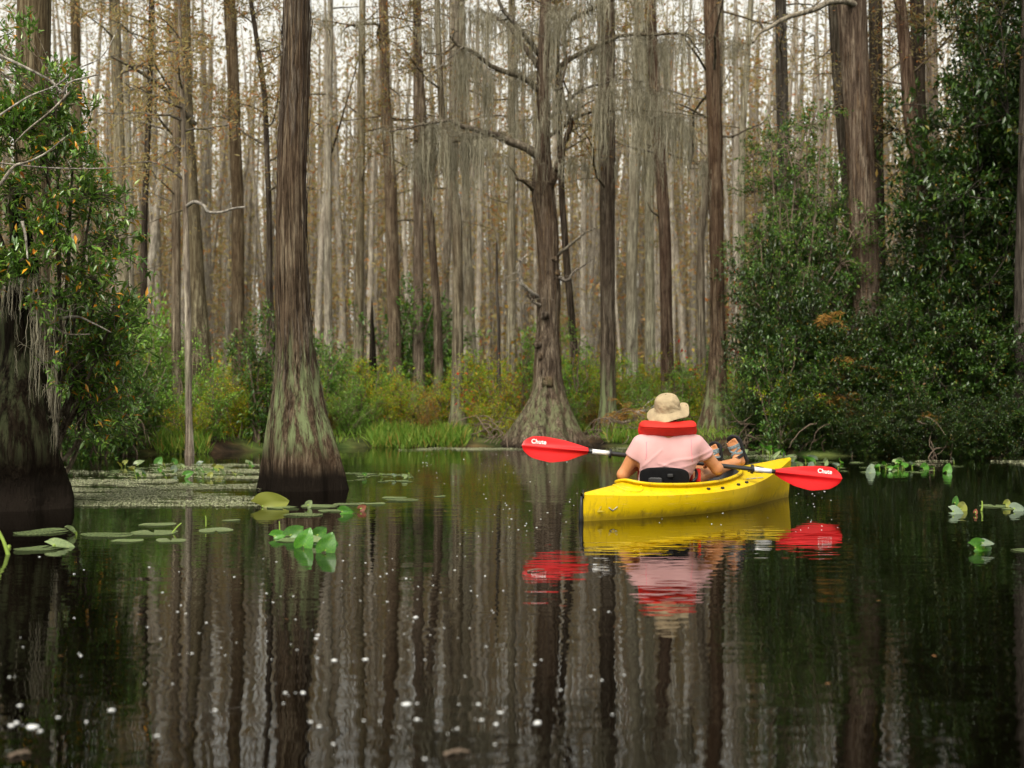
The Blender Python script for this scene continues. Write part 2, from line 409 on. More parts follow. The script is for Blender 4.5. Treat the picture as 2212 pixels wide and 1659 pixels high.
def water_mat():
    m, n, l, b = nodemat('black_water')
    b.inputs['Base Color'].default_value = (0.0012, 0.0009, 0.0005, 1)
    b.inputs['Roughness'].default_value = 0.015
    b.inputs['IOR'].default_value = 1.333
    tc = n.new('ShaderNodeTexCoord')
    def nz(sx, sy, det, dist=0.0):
        mp = n.new('ShaderNodeMapping'); mp.inputs['Scale'].default_value = (sx, sy, 1)
        l.new(tc.outputs['Object'], mp.inputs[0])
        t = n.new('ShaderNodeTexNoise'); t.inputs['Scale'].default_value = 1.0; t.inputs['Detail'].default_value = det; t.inputs['Distortion'].default_value = dist
        l.new(mp.outputs[0], t.inputs[0])
        return t.outputs[0]
    parts = [(nz(1.5, 5.0, 2.0, 0.3), 0.0021), (nz(6.0, 15.0, 1.0, 0.2), 0.0009), (nz(0.35, 0.8, 1.0), 0.006)]
    cur = None
    for o, amp in parts:
        a = n.new('ShaderNodeMath'); a.operation = 'MULTIPLY'; a.inputs[1].default_value = amp
        l.new(o, a.inputs[0])
        if cur is None: cur = a.outputs[0]
        else:
            s = n.new('ShaderNodeMath'); s.operation = 'ADD'; l.new(cur, s.inputs[0]); l.new(a.outputs[0], s.inputs[1]); cur = s.outputs[0]
    bp = n.new('ShaderNodeBump'); bp.inputs['Strength'].default_value = 1.0; bp.inputs['Distance'].default_value = 1.0
    l.new(cur, bp.inputs['Height']); l.new(bp.outputs[0], b.inputs['Normal'])
    return m
M['ground'] = ground_mat()
M['water'] = water_mat()

# ------------------------------------------------------------------ water and banks
SHORE = [(-900, 1000), (-100, 1002), (60, 998), (150, 990), (230, 984), (330, 981), (450, 980), (560, 974), (650, 970), (800, 966), (1000, 966), (1100, 964), (1300, 964), (1480, 966), (1620, 975), (1750, 984), (1900, 986), (2050, 988), (2250, 992), (2600, 1000), (3400, 1010)]
_sx = [onwater(a, b).x for a, b in SHORE]; _sy = [onwater(a, b).y for a, b in SHORE]
def shore_y(x):
    return np.interp(x, _sx, _sy) + 0.12 * np.sin(np.asarray(x) * 2.7) + 0.07 * np.sin(np.asarray(x) * 6.1 + 1)
def ground_z(x, y):
    d = np.asarray(y) - shore_y(x)
    z = np.where(d < 0, d * 0.35, 0.16 * (1 - np.exp(-d / 0.5)) + 0.004 * d)
    z = np.maximum(z, -1.2)
    z = np.maximum(z, 0.5 * np.exp(-((np.asarray(x) + 4.75) ** 2 + (np.asarray(y) - 10.3) ** 2) / 0.5) - 0.3)   # root hummock of the big left tree
    return z + 0.03 * np.sin(np.asarray(x) * 1.7 + np.asarray(y) * 0.8)
def gz(x, y):
    return float(ground_z(x, y))
mb = MB()
mb.add([(-600, -300, 0), (600, -300, 0), (600, 23.5, 0), (-600, 23.5, 0)], [(0, 1, 2, 3)])
o = mb.build('water', M['water'])
tag(o, 'still black swamp water mirroring the forest', 'water', kind='structure')
xs = np.concatenate([np.linspace(-600, -26, 20), np.linspace(-25, 25, 161), np.linspace(26, 600, 20)])
ys = np.concatenate([np.linspace(8.5, 32, 142), np.linspace(33, 120, 40), np.linspace(130, 900, 15)])
XX, YY = np.meshgrid(xs, ys, indexing='ij')
ZZ = ground_z(XX, YY)
mb = MB(); mb.add(np.stack([XX, YY, ZZ], -1), grid_faces(len(xs), len(ys))[:, ::-1])
o = mb.build('ground', M['ground'])
tag(o, 'low peaty bank covered in leaf litter under the trees', 'ground', kind='structure')

# ------------------------------------------------------------------ trees
def wob(rng, n, amp):
    w = max(9, n // 5)
    x = rng.normal(size=n + w - 1)
    k_ = np.hanning(w + 2)[1:-1]; k_ /= np.sqrt((k_ ** 2).sum())
    x = np.convolve(x, k_, 'valid')[:n]
    return x * amp * 0.4
def trunk_mesh(mb, zs, cx, cy, rad, seg, rng, flute=0.0, flute_h=1.0, lobes=7, ridge=0.03, bumpy=0.03, mat=0):
    """lofted trunk with buttress flutes at the base and stringy ridges"""
    zs, cx, cy, rad = [np.asarray(a, float) for a in (zs, cx, cy, rad)]
    n = len(zs)
    th = np.linspace(0, 2 * np.pi, seg, endpoint=False)
    ph = rng.uniform(0, 6.28, 12)
    tw = np.cumsum(rng.normal(0, 0.02, n))
    T, Z = np.meshgrid(th, zs)
    z0 = zs[0]
    dec = np.exp(-(Z - max(z0, 0)) / flute_h)
    dec = np.minimum(dec, 1.0)
    tt = T + tw[:, None]
    fl = (np.cos(lobes * tt + ph[0]) + 0.7 * np.cos((lobes - 2) * tt + ph[1]) + 0.5 * np.cos((lobes + 3) * tt + ph[2])) / 1.6
    fl = np.sign(fl) * np.abs(fl) ** 0.8
    r = rad[:, None] * (1 + flute * dec * fl)
    rd = np.zeros_like(T)
    for k, kk in enumerate((13, 19, 29, 41)):
        if kk < seg / 2.2:
            rd += np.cos(kk * tt + ph[3 + k] + 1.5 * np.sin(Z * (0.8 + 0.4 * k) + ph[7 + k])) * (0.9 - 0.12 * k)
    r *= 1 + ridge * rd
    bz = np.array([[mnoise.noise(Vector((math.cos(a) * 1.3 + ph[0], math.sin(a) * 1.3, z * 1.6))) for a in th] for z in zs]) if bumpy else 0
    r *= 1 + bumpy * 2 * bz
    X = cx[:, None] + r * np.cos(T); Y = cy[:, None] + r * np.sin(T)
    mb.add(np.stack([X, Y, Z], -1), grid_faces(n, seg, True), None, mat)

def limb_path(rng, p0, d, L, n=7, droop=0.25, wig=0.18):
    P = [np.array(p0, float)]
    d = np.array(d, float); d /= np.linalg.norm(d)
    for k in range(n - 1):
        d = d + rng.normal(0, wig, 3) + np.array([0, 0, -droop * (k / n) * 0.5])
        d /= np.linalg.norm(d)
        P.append(P[-1] + d * L / (n - 1))
    return np.array(P)

def crown_mesh(mb, rng, axis, z0, H, n_limbs, len_lo, len_hi, r0, needles=45, leaf=(0.075, 0.02), up=0.35, spread=0.32, twigs=4):
    """bare limbs with fine twigs and sparse rusty needle sprays; axis(z) gives the trunk centre"""
    C, A, Nn, L = [], [], [], []
    for k in range(n_limbs):
        u = (k + rng.uniform(0, 1)) / n_limbs
        z = z0 + (H - z0) * (u ** 0.8)
        az = rng.uniform(0, 6.283)
        ln = rng.uniform(len_lo, len_hi) * (1.0 - 0.55 * max(0, (z / H - 0.55) / 0.45))
        c = axis(z)
        P = limb_path(rng, (c[0], c[1], z), (math.cos(az), math.sin(az), rng.uniform(-0.1, up * 2)), ln, 6)
        rr = r0 * ln / len_hi
        tube(mb, P, np.linspace(rr, rr * 0.25, 6), 4, 0, False)
        tips = [P[2:]]
        for j in range(twigs):
            b = P[rng.integers(1, 6)]
            dd = rng.normal(size=3); dd[2] = dd[2] * 0.6 + 0.1
            Q = limb_path(rng, b, dd, ln * rng.uniform(0.25, 0.55), 4, 0.3, 0.25)
            tube(mb, Q, np.linspace(rr * 0.38, rr * 0.14, 4), 3, 0, False)
            tips.append(Q[1:])
        tips = np.vstack(tips)
        m = int(needles * rng.uniform(0.3, 1.6))
        if m:
            idx = rng.integers(0, len(tips), m)
            C.append(tips[idx] + rng.normal(0, spread * 0.45, (m, 3)) * np.array([1, 1, 0.7]))
            a = rnd_unit(rng, m); a[:, 2] -= 0.2
            A.append(a); Nn.append(rnd_unit(rng, m)); L.append(rng.uniform(0.6, 1.5, m) * leaf[0])
    if C:
        C, A, Nn, L = np.vstack(C), np.vstack(A), np.vstack(Nn), np.concatenate(L)
        leaves(mb, C, A, Nn, L, L * leaf[1] / leaf[0], 0.1, 1)

AXES = {}
def feature_tree(label, D, prof, mat, seed, H=17.0, group='cypress trees standing along the bank', name='cypress_tree', seg=28, flute=0.0, flute_h=0.6, lobes=7, ridge=0.02, bumpy=0.02,
                 limbs=22, crown_z=4.0, r_limb=0.035, needles=40, base_z=None, rings=None, crown=True, len_hi=2.4, dy=0.0):
    """prof: rows (py, left, right) read off the photograph at the tree's own distance D"""
    rng = np.random.default_rng(seed)
    prof = sorted(prof, key=lambda p: -p[0])
    z = np.array([HC + (HY - p[0]) / F * D for p in prof])
    c = np.array([((p[1] + p[2]) / 2 - CX) / F * D for p in prof])
    r = np.array([(p[2] - p[1]) / 2 / F * D for p in prof])
    bx = c[0]
    if base_z is None:
        base_z = gz(bx, D) - 0.15
    if z[0] > base_z + 0.02:                                     # carry the foot down to the ground
        z = np.concatenate([[base_z], z]); c = np.concatenate([[c[0]], c]); r = np.concatenate([[r[0] * 1.35], r])
    if z[-1] < H:
        sl = (c[-1] - c[-2]) / max(z[-1] - z[-2], 0.3)
        sl = max(-0.08, min(0.08, sl))
        zz = np.linspace(z[-1], H, 5)[1:]
        c = np.concatenate([c, c[-1] + sl * (zz - z[-1])])
        r = np.concatenate([r, r[-1] * np.linspace(1, 0.25, 5)[1:]])
        z = np.concatenate([z, zz])
    n = rings or 60
    t = np.linspace(0, 1, n) ** 1.35
    zs = z[0] + (z[-1] - z[0]) * t
    cs = np.interp(zs, z, c); rs = np.interp(zs, z, r)
    k = np.array([1, 2, 3, 2, 1.0]); k /= k.sum()
    for arr in (cs, rs):
        arr[2:-2] = np.convolve(arr, k, 'valid')
    ys_ = wob(rng, n, 0.06 * rs.mean() / 0.15)
    root = thing(name, label, 'tree', (bx, D + dy, 0), 0, group)
    m_ = MB()
    trunk_mesh(m_, zs, cs - bx, ys_, rs, seg, rng, flute, flute_h, lobes, ridge, bumpy)
    m_.build('trunk', M[mat], root)
    if crown:
        cm = MB()
        crown_mesh(cm, rng, lambda q: (np.interp(q, zs, cs) - bx, 0.0), crown_z, H, limbs, 0.8, len_hi, r_limb, needles)
        cm.build('crown', [M['limb'], M['rust']], root)
    AXES[root.name] = (zs, cs, rs)
    return root, (zs, cs, rs)

# ------------------------------------------------------------------ the trees one can single out
G_BANK = 'cypress trees standing along the bank'
feature_tree('cypress with broad lichen-streaked flared base standing in the water left of centre', 11.3,
    [(1062, 566, 747), (1040, 568, 746), (1000, 570, 739), (950, 575, 725), (900, 583, 709), (850, 591, 695), (780, 598, 681), (700, 598, 672), (600, 597, 663), (400, 600, 661), (200, 607, 668), (0, 614, 668)],
    'bark_brown', 3, 15, 'cypress trees standing in the water', seg=110, flute=0.10, flute_h=0.45, lobes=7, ridge=0.010, bumpy=0.02, base_z=-0.35, rings=170, crown_z=6.0, limbs=16)
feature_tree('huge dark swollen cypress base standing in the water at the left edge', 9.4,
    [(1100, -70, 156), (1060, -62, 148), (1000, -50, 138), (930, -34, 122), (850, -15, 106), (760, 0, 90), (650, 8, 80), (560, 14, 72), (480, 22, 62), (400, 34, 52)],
    'bark_pool_shaded', 5, 2.45, 'cypress trees standing in the water', seg=90, flute=0.10, flute_h=0.6, lobes=6, ridge=0.010, bumpy=0.03, base_z=-0.5, rings=150, crown=False)
D_C = 20.9
root_c, ax_c = feature_tree('gnarled cypress with moss-hung limbs, knobbly trunk and wide rooted base', D_C,
    [(972, 1088, 1280), (950, 1099, 1265), (925, 1112, 1250), (895, 1128, 1236), (860, 1144, 1224), (825, 1153, 1215), (780, 1155, 1211), (700, 1160, 1208), (640, 1160, 1211), (590, 1164, 1207), (500, 1160, 1206), (430, 1150, 1198), (370, 1150, 1194), (300, 1158, 1188), (150, 1160, 1188), (0, 1168, 1190)],
    'bark_gnarled', 8, 13, G_BANK, seg=110, flute=0.19, flute_h=0.5, lobes=9, ridge=0.016, bumpy=0.055, rings=150, crown_z=6.0, limbs=26, needles=200, base_z=-0.2)
feature_tree('straight reddish cypress with pale lichen on its flared base behind the kayaker', 22.6,
    [(955, 1492, 1588), (935, 1500, 1582), (900, 1512, 1576), (860, 1522, 1572), (800, 1530, 1568), (700, 1535, 1566), (500, 1532, 1562), (300, 1530, 1560), (150, 1524, 1556), (0, 1520, 1550)],
    'bark_red', 11, 17, G_BANK, seg=60, flute=0.14, flute_h=0.4, ridge=0.014, rings=110, limbs=24)
feature_tree('thick brown cypress rising out of the dark evergreens on the right', 19.4,
    [(930, 1846, 1912), (700, 1843, 1903), (560, 1841, 1898), (400, 1834, 1890), (250, 1826, 1884), (120, 1818, 1877), (0, 1809, 1871)],
    'bark_red', 13, 15, G_BANK, seg=60, ridge=0.016, bumpy=0.02, rings=90, limbs=18, crown_z=6.6)
def bark_strips(root, ax, n, zlo, zhi, seed, mat, L0=0.35, w0=0.008):
    rng = np.random.default_rng(seed); zs, cs, rs = ax; mb = MB()
    for k in range(n):
        z0 = rng.uniform(zlo, zhi); L = L0 * rng.uniform(0.4, 1.5); a0 = rng.uniform(0, 6.283); m = 8
        s = np.linspace(0, 1, m); z = z0 + s * L
        lift = 0.004 + 0.03 * rng.random() ** 3 * (s if rng.random() < 0.5 else 1 - s) ** 2
        a = a0 + np.cumsum(rng.normal(0, 0.025, m))
        r = np.interp(z, zs, rs) * 1.015 + lift
        cx = np.interp(z, zs, cs) - root.location.x
        w = w0 * rng.uniform(0.4, 1.3) * np.sin(np.pi * (0.1 + 0.8 * s))
        P = np.stack([cx + r * np.cos(a), r * np.sin(a), z], -1); T = np.stack([-np.sin(a), np.cos(a), 0 * a], -1)
        N = np.stack([np.cos(a), np.sin(a), 0 * a], -1)
        V = np.stack([P - T * w[:, None], P + N * 0.004, P + T * w[:, None]], 1)
        mb.add(V, grid_faces(m, 3))
    mb.build('bark_strips', M[mat], root)
for w_, n_, zl, zh, mt in (('broad lichen-streaked', 420, 0.5, 4.3, 'bark_brown'), ('gnarled cypress with', 260, 0.3, 4.5, 'bark_gnarled'), ('straight reddish cypress', 220, 0.4, 6, 'bark_red'), ('thick brown cypress', 240, 1.0, 6, 'bark_red')):
    t_ = next(o for o in bpy.data.objects if o.parent is None and 'label' in o and w_ in o['label'])
    bark_strips(t_, AXES[t_.name], n_, zl, zh, len(w_), mt)
FT = [
    ('pale grey trunk showing above the left leafy shrub in the top left corner', 13.0, [(960, 20, 110), (600, 28, 106), (240, 34, 106), (100, 36, 108), (0, 40, 110)], 'bark_mid', 14),
    ('dark-sided straight cypress just right of the gnarled mossy tree', 22.5, [(950, 1276, 1356), (915, 1290, 1338), (880, 1296, 1330), (600, 1297, 1328), (300, 1294, 1329), (0, 1289, 1329)], 'bark_brown', 18),
    ('slim reddish trunk leaning slightly, above the hat of the kayaker', 24.0, [(880, 1428, 1458), (700, 1427, 1453), (500, 1424, 1450), (330, 1412, 1438), (150, 1400, 1424), (0, 1392, 1416)], 'bark_red', 16),
    ('pale straight trunk with greenish foot between the shrubs, slightly bent halfway up', 23.2, [(940, 962, 1018), (900, 972, 1006), (800, 976, 1001), (600, 978, 1000), (450, 976, 998), (390, 966, 988), (360, 955, 972), (200, 944, 958), (0, 938, 950)], 'bark_mid', 15),
    ('upright grey-brown trunk at the left of the pair left of centre', 27.0, [(900, 840, 880), (800, 842, 868), (600, 834, 862), (415, 831, 858), (200, 822, 842), (0, 818, 838)], 'bark_mid', 18),
    ('upright grey trunk at the right of the pair left of centre', 27.5, [(890, 890, 922), (700, 892, 914), (500, 893, 915), (300, 893, 912), (0, 892, 910)], 'bark_mid', 18),
    ('leaning trunk burnt black at its foot, beside the grey pair', 25.5, [(800, 938, 958), (680, 936, 954), (560, 928, 944), (480, 921, 939), (380, 914, 930), (200, 902, 918)], 'bark_brown', 11),
    ('thick fluted trunk with a forked foot among the left shrubs', 23.5, [(930, 396, 470), (850, 400, 464), (720, 404, 452), (620, 406, 442), (480, 402, 434), (250, 394, 416), (0, 388, 410)], 'bark_mid', 16),
    ('slim grey-brown trunk close left of the fluted trunk', 22.0, [(950, 372, 396), (800, 371, 392), (600, 370, 389), (300, 372, 390), (0, 376, 392)], 'bark_mid', 15),
    ('pale slender tree standing in the shallows with a dark wet foot', 17.6, [(987, 399, 421), (975, 400, 419), (900, 400, 415), (700, 399, 413), (500, 396, 408), (430, 394, 406), (200, 388, 398)], 'bark_grey', 7.5),
    ('tall grey-brown trunk left of the big flared cypress', 24.5, [(880, 502, 534), (700, 500, 528), (415, 499, 525), (200, 492, 517), (0, 482, 508)], 'bark_mid', 18),
    ('straight grey trunk rising above the left leafy shrub', 24.8, [(890, 260, 284), (700, 258, 282), (450, 250, 272), (200, 242, 266), (0, 236, 258)], 'bark_grey', 17),
    ('thin grey trunk close beside the straight one above the left shrub', 30.0, [(850, 274, 292), (450, 270, 288), (200, 266, 280), (0, 264, 276)], 'bark_grey', 17),
    ('thin dark curving tree left of the big flared cypress', 21.5, [(930, 590, 606), (640, 574, 590), (480, 576, 588), (300, 570, 582), (200, 566, 577), (100, 552, 562), (0, 536, 546)], 'bark_dark', 9),
    ('pale leaning trunk just right of the big flared cypress', 28.0, [(860, 758, 786), (700, 766, 786), (500, 769, 786), (300, 772, 788), (0, 776, 790)], 'bark_grey', 16),
    ('smooth grey trunk curving beside the big flared cypress top', 31.0, [(880, 700, 722), (600, 700, 716), (415, 702, 716), (250, 703, 718), (0, 708, 720)], 'bark_grey', 18),
    ('thin blackened dead stem standing left of the gnarled tree', 26.0, [(850, 1073, 1084), (790, 1073, 1081), (700, 1074, 1081), (620, 1070, 1076), (540, 1071, 1076), (520, 1072, 1074)], 'bark_dark', 3.55),
    ('grey slender trunk left of the gnarled tree behind the orange shrubs', 26.5, [(880, 1092, 1116), (700, 1095, 1114), (400, 1096, 1113), (0, 1098, 1112)], 'bark_grey', 17),
    ('thin dark stem slanting behind the gnarled tree', 25.0, [(900, 1238, 1256), (760, 1233, 1249), (560, 1216, 1231), (415, 1206, 1220), (200, 1200, 1212)], 'bark_dark', 10),
    ('pale grey trunk with smooth flared foot between the dark-sided and the slim reddish trunks', 28.5, [(890, 1346, 1386), (800, 1352, 1378), (540, 1353, 1376), (200, 1368, 1392), (0, 1368, 1390)], 'bark_grey', 18),
    ('grey trunk just left of the slim reddish one', 31.0, [(880, 1394, 1418), (500, 1393, 1412), (200, 1392, 1408), (0, 1391, 1406)], 'bark_grey', 19),
    ('half burnt grey trunk close left of the reddish cypress behind the kayaker', 25.5, [(900, 1502, 1528), (760, 1506, 1524), (500, 1505, 1522), (200, 1544, 1562), (0, 1545, 1563)], 'bark_mid', 15),
    ('pale trunk just left of the tall pale-green shrub', 30.0, [(900, 1590, 1614), (600, 1593, 1608), (300, 1596, 1610), (0, 1616, 1628)], 'bark_grey', 18),
    ('dark grey trunk standing behind the top of the pale-green shrub', 24.5, [(900, 1690, 1724), (560, 1688, 1714), (250, 1678, 1704), (0, 1674, 1698)], 'bark_dark', 16),
    ('dark trunk leaning to the right behind the thick brown cypress', 23.0, [(900, 1838, 1866), (500, 1826, 1850), (190, 1800, 1822), (0, 1788, 1810)], 'bark_dark', 14),
    ('dark straight trunk close right of the thick brown cypress', 22.0, [(900, 1880, 1918), (350, 1880, 1908), (0, 1876, 1906)], 'bark_dark', 14),
    ('reddish smooth trunk leaning right among the dark evergreens', 19.8, [(900, 1998, 2030), (400, 1980, 2005), (250, 1950, 1984), (125, 1943, 1971), (0, 1930, 1954)], 'bark_red', 10),
    ('dark grey trunk behind the reddish leaning one', 21.5, [(900, 1986, 2020), (320, 1976, 2002), (0, 1966, 1996)], 'bark_dark', 14),
    ('brown trunk rising beside the tall dark evergreen', 25.5, [(900, 2012, 2040), (400, 2006, 2030), (0, 1998, 2022)], 'bark_mid', 16),
    ('smooth grey trunk at the right edge', 17.2, [(950, 2190, 2250), (500, 2196, 2246), (250, 2203, 2248), (0, 2209, 2250)], 'bark_dark', 12),
    ('grey-brown trunk high above the left leafy shrub', 27.0, [(860, 168, 192), (330, 158, 178), (0, 152, 172)], 'bark_mid', 17),
    ('slim burnt trunk leaning behind the left shrub tips', 26.0, [(870, 298, 318), (480, 305, 318), (200, 317, 329), (0, 322, 333)], 'bark_dark', 14),
    ('tall grey pale trunk behind the left end of the mossy limbs', 30.0, [(890, 946, 970), (600, 954, 970), (300, 968, 990), (0, 970, 992)], 'bark_grey', 19),
    ('pale lavender-grey trunk behind the mossy limbs', 32.0, [(880, 1010, 1034), (500, 1000, 1018), (0, 986, 1004)], 'bark_grey', 20),
    ('short pillar of black burnt trunk amid the shrubs', 27.5, [(880, 796, 818), (760, 798, 812), (690, 799, 807), (660, 801, 805)], 'charred', 2.9),
]
for k, (lab, D, prof, bk, H) in enumerate(FT):
    small = H < 4
    feature_tree(lab, D, prof, bk, 100 + k, H, G_BANK, seg=30, flute=0.10, flute_h=0.35, ridge=0.02, bumpy=0.03, rings=64, crown=not small,
                 limbs=22, crown_z=min(3.2 + (k % 4), H * 0.5), needles=190, len_hi=2.2 if H > 10 else 1.2, r_limb=0.026)

# limbs of the gnarled tree, each its own part
def c_pt(px, py, dy=0.0):
    p = W(px, py, D_C + dy)
    q = root_c.location
    return (p.x - q.x, p.y - q.y, p.z)
LIMBS = [
    ([(1176, 350, 0), (1150, 326, -.1), (1110, 309, -.2), (1085, 300, -.3), (1068, 291, -.4), (1010, 276, -.6), (968, 261, -.7), (905, 271, -.9), (840, 284, -1)], 0.085, 0.012, 'limb'),
    ([(1110, 309, -.2), (1090, 290, -.2), (1060, 290, -.4), (1020, 300, -.5), (980, 306, -.5), (930, 312, -.4)], 0.045, 0.01, 'limb'),
    ([(1186, 402, 0), (1200, 372, -.1), (1212, 345, -.15), (1214, 318, -.2), (1222, 302, -.2)], 0.085, 0.045, 'bark_gnarled'),
    ([(1222, 302, -.2), (1234, 262, -.3), (1222, 230, -.4), (1214, 180, -.5), (1230, 120, -.5)], 0.045, 0.02, 'bark_gnarled'),
    ([(1152, 408, 0), (1132, 392, -.2), (1112, 384, -.4)], 0.05, 0.015, 'limb'),
    ([(1170, 200, 0), (1130, 168, -.2), (1070, 147, -.4), (1022, 112, -.6), (985, 95, -.7), (972, 76, -.8)], 0.055, 0.015, 'limb'),
    ([(985, 96, -.7), (955, 116, -.8), (915, 113, -.9)], 0.02, 0.008, 'limb'),
    ([(1000, 100, -.7), (950, 145, -.8), (908, 175, -.9)], 0.016, 0.006, 'limb'),
    ([(1180, 180, 0), (1215, 140, -.2), (1271, 107, -.4), (1343, 78, -.5), (1413, 75, -.6), (1476, 75, -.5), (1516, 118, -.3)], 0.05, 0.012, 'limb'),
    ([(1180, 260, 0), (1225, 222, -.2), (1256, 196, -.3), (1336, 172, -.5), (1396, 178, -.6)], 0.035, 0.01, 'limb'),
    ([(1180, 300, 0), (1255, 250, -.2), (1330, 237, -.5), (1420, 240, -.7), (1510, 252, -.8)], 0.03, 0.008, 'limb'),
    ([(1162, 642, -.1), (1148, 632, -.25), (1128, 612, -.35), (1121, 588, -.4), (1124, 566, -.4), (1136, 552, -.4)], 0.04, 0.012, 'deadwood'),
    ([(1166, 660, -.1), (1150, 650, -.25), (1143, 636, -.3)], 0.03, 0.008, 'deadwood'),
    ([(1204, 552, 0), (1240, 522, -.2), (1262, 505, -.3), (1296, 488, -.4)], 0.03, 0.008, 'limb'),
    ([(1206, 600, 0), (1226, 606, -.2), (1240, 588, -.3), (1280, 560, -.4)], 0.035, 0.006, 'limb'),
    ([(1166, 120, 0), (1120, 60, -.3), (1080, 10, -.5), (1060, -60, -.6)], 0.05, 0.02, 'limb'),
    ([(1182, 100, 0), (1240, 40, -.3), (1300, 10, -.5), (1370, -20, -.6)], 0.045, 0.015, 'limb'),
    ([(1168, 150, .1), (1100, 60, .6), (1040, 20, 1.0)], 0.05, 0.02, 'bark_gnarled'),
]
rngc = np.random.default_rng(77)
for pts, r0, r1, mt in LIMBS:
    P = spline([c_pt(*p) for p in pts], 6 * len(pts))
    P += rngc.normal(0, 0.006, P.shape)
    m_ = MB()
    tube(m_, P, np.linspace(r0, r1, len(P)), 9)
    if r0 < 0.06:
        for j in range(5):
            b = P[rngc.integers(len(P) // 3, len(P))]
            dd = rngc.normal(size=3); dd[2] *= 0.6
            Q = limb_path(rngc, b, dd, rngc.uniform(0.25, 0.8), 6, 0.3, 0.25)
            tube(m_, Q, np.linspace(r1 * 0.7, r1 * 0.25, 6), 4)
    m_.build('limb', M[mt], root_c)
# knots
for (px, py, rr) in [(1150, 640, .07), (1205, 590, .05), (1184, 826, .10), (1176, 680, .07), (1160, 745, .06), (1170, 770, .07), (1198, 560, .05)]:
    m_ = MB()
    c = np.array(c_pt(px, py, -0.19 if py < 800 else -0.26))
    a = np.linspace(0, np.pi, 7); b = np.linspace(0, 2 * np.pi, 12, endpoint=False)
    AA, BB = np.meshgrid(a, b, indexing='ij')
    rr_ = rr * (1 + 0.25 * rngc.normal(size=AA.shape) * np.sin(AA))
    m_.add(np.stack([c[0] + rr_ * np.sin(AA) * np.cos(BB), c[1] + 0.8 * rr_ * np.sin(AA) * np.sin(BB), c[2] + rr_ * np.cos(AA)], -1), grid_faces(7, 12, True))
    m_.build('knot', M['bark_gnarled'], root_c)

# bare branches reaching out of single trees (parts of those trees)
def by_label(word):
    return next(o for o in bpy.data.objects if o.parent is None and 'label' in o and word in o['label'])
def add_branch(tree, D, pts, r0, r1, mt='deadwood'):
    q = tree.location
    P = spline([tuple(W(p[0], p[1], D + p[2]) - Vector((q.x, q.y, 0))) for p in pts], 6 * len(pts))
    m_ = MB(); tube(m_, P, np.linspace(r0, r1, len(P)), 8); m_.build('branch', M[mt], tree)
t_ = by_label('thick brown cypress rising')
add_branch(t_, 19.4, [(1850, 12, -.1), (1825, 3, -.3), (1790, 5, -.4), (1760, 20, -.5), (1700, 38, -.6), (1662, 60, -.7), (1640, 72, -.8), (1626, 92, -.9)], 0.055, 0.018)
add_branch(t_, 19.4, [(1650, 66, -.7), (1640, 40, -.8), (1646, 10, -.8)], 0.02, 0.008)
t_ = by_label('slender tree standing in the shallows')
add_branch(t_, 17.6, [(404, 445, 0), (420, 436, -.2), (440, 444, -.3), (452, 458, -.3), (480, 458, -.3), (505, 450, -.4), (530, 447, -.4)], 0.028, 0.012)
add_branch(t_, 17.6, [(402, 452, 0), (380, 458, .1), (350, 470, .1), (322, 482, .2)], 0.014, 0.005, 'limb')
t_ = by_label('thick fluted trunk')
add_branch(t_, 23.5, [(420, 270, 0), (380, 215, -.4), (340, 180, -.8), (290, 148, -1.2), (240, 122, -1.6)], 0.06, 0.02, 'limb')
add_branch(t_, 23.5, [(405, 300, 0), (372, 290, -.3), (340, 250, -.5), (335, 230, -.5), (345, 200, -.5)], 0.03, 0.01, 'bark_dark')
add_branch(t_, 23.5, [(430, 880, 0), (415, 760, -.2), (400, 690, -.4), (388, 640, -.4)], 0.014, 0.008, 'deadwood')
t_ = by_label('slim reddish trunk leaning')
add_branch(t_, 24.0, [(1427, 470, 0), (1408, 456, -.2), (1396, 434, -.3)], 0.025, 0.008, 'limb')
t_ = by_label('straight reddish cypress')
add_branch(t_, 22.6, [(1522, 252, 0), (1500, 240, -.2), (1470, 226, -.4), (1440, 222, -.5)], 0.025, 0.007, 'limb')
add_branch(t_, 22.6, [(1524, 150, 0), (1506, 120, -.3), (1480, 80, -.6), (1500, 40, -.7)], 0.025, 0.007, 'limb')
t_ = by_label('upright grey-brown trunk at the left')
add_branch(t_, 27.0, [(824, 95, 0), (816, 72, -.2), (818, 54, -.3), (790, 52, -.5), (750, 58, -.7), (735, 80, -.8)], 0.035, 0.008, 'bark_dark')
t_ = by_label('big flared cypress top')
add_branch(t_, 31.0, [(716, 330, 0), (740, 250, -.2), (760, 180, -.3), (778, 110, -.4)], 0.03, 0.01, 'bark_dark')

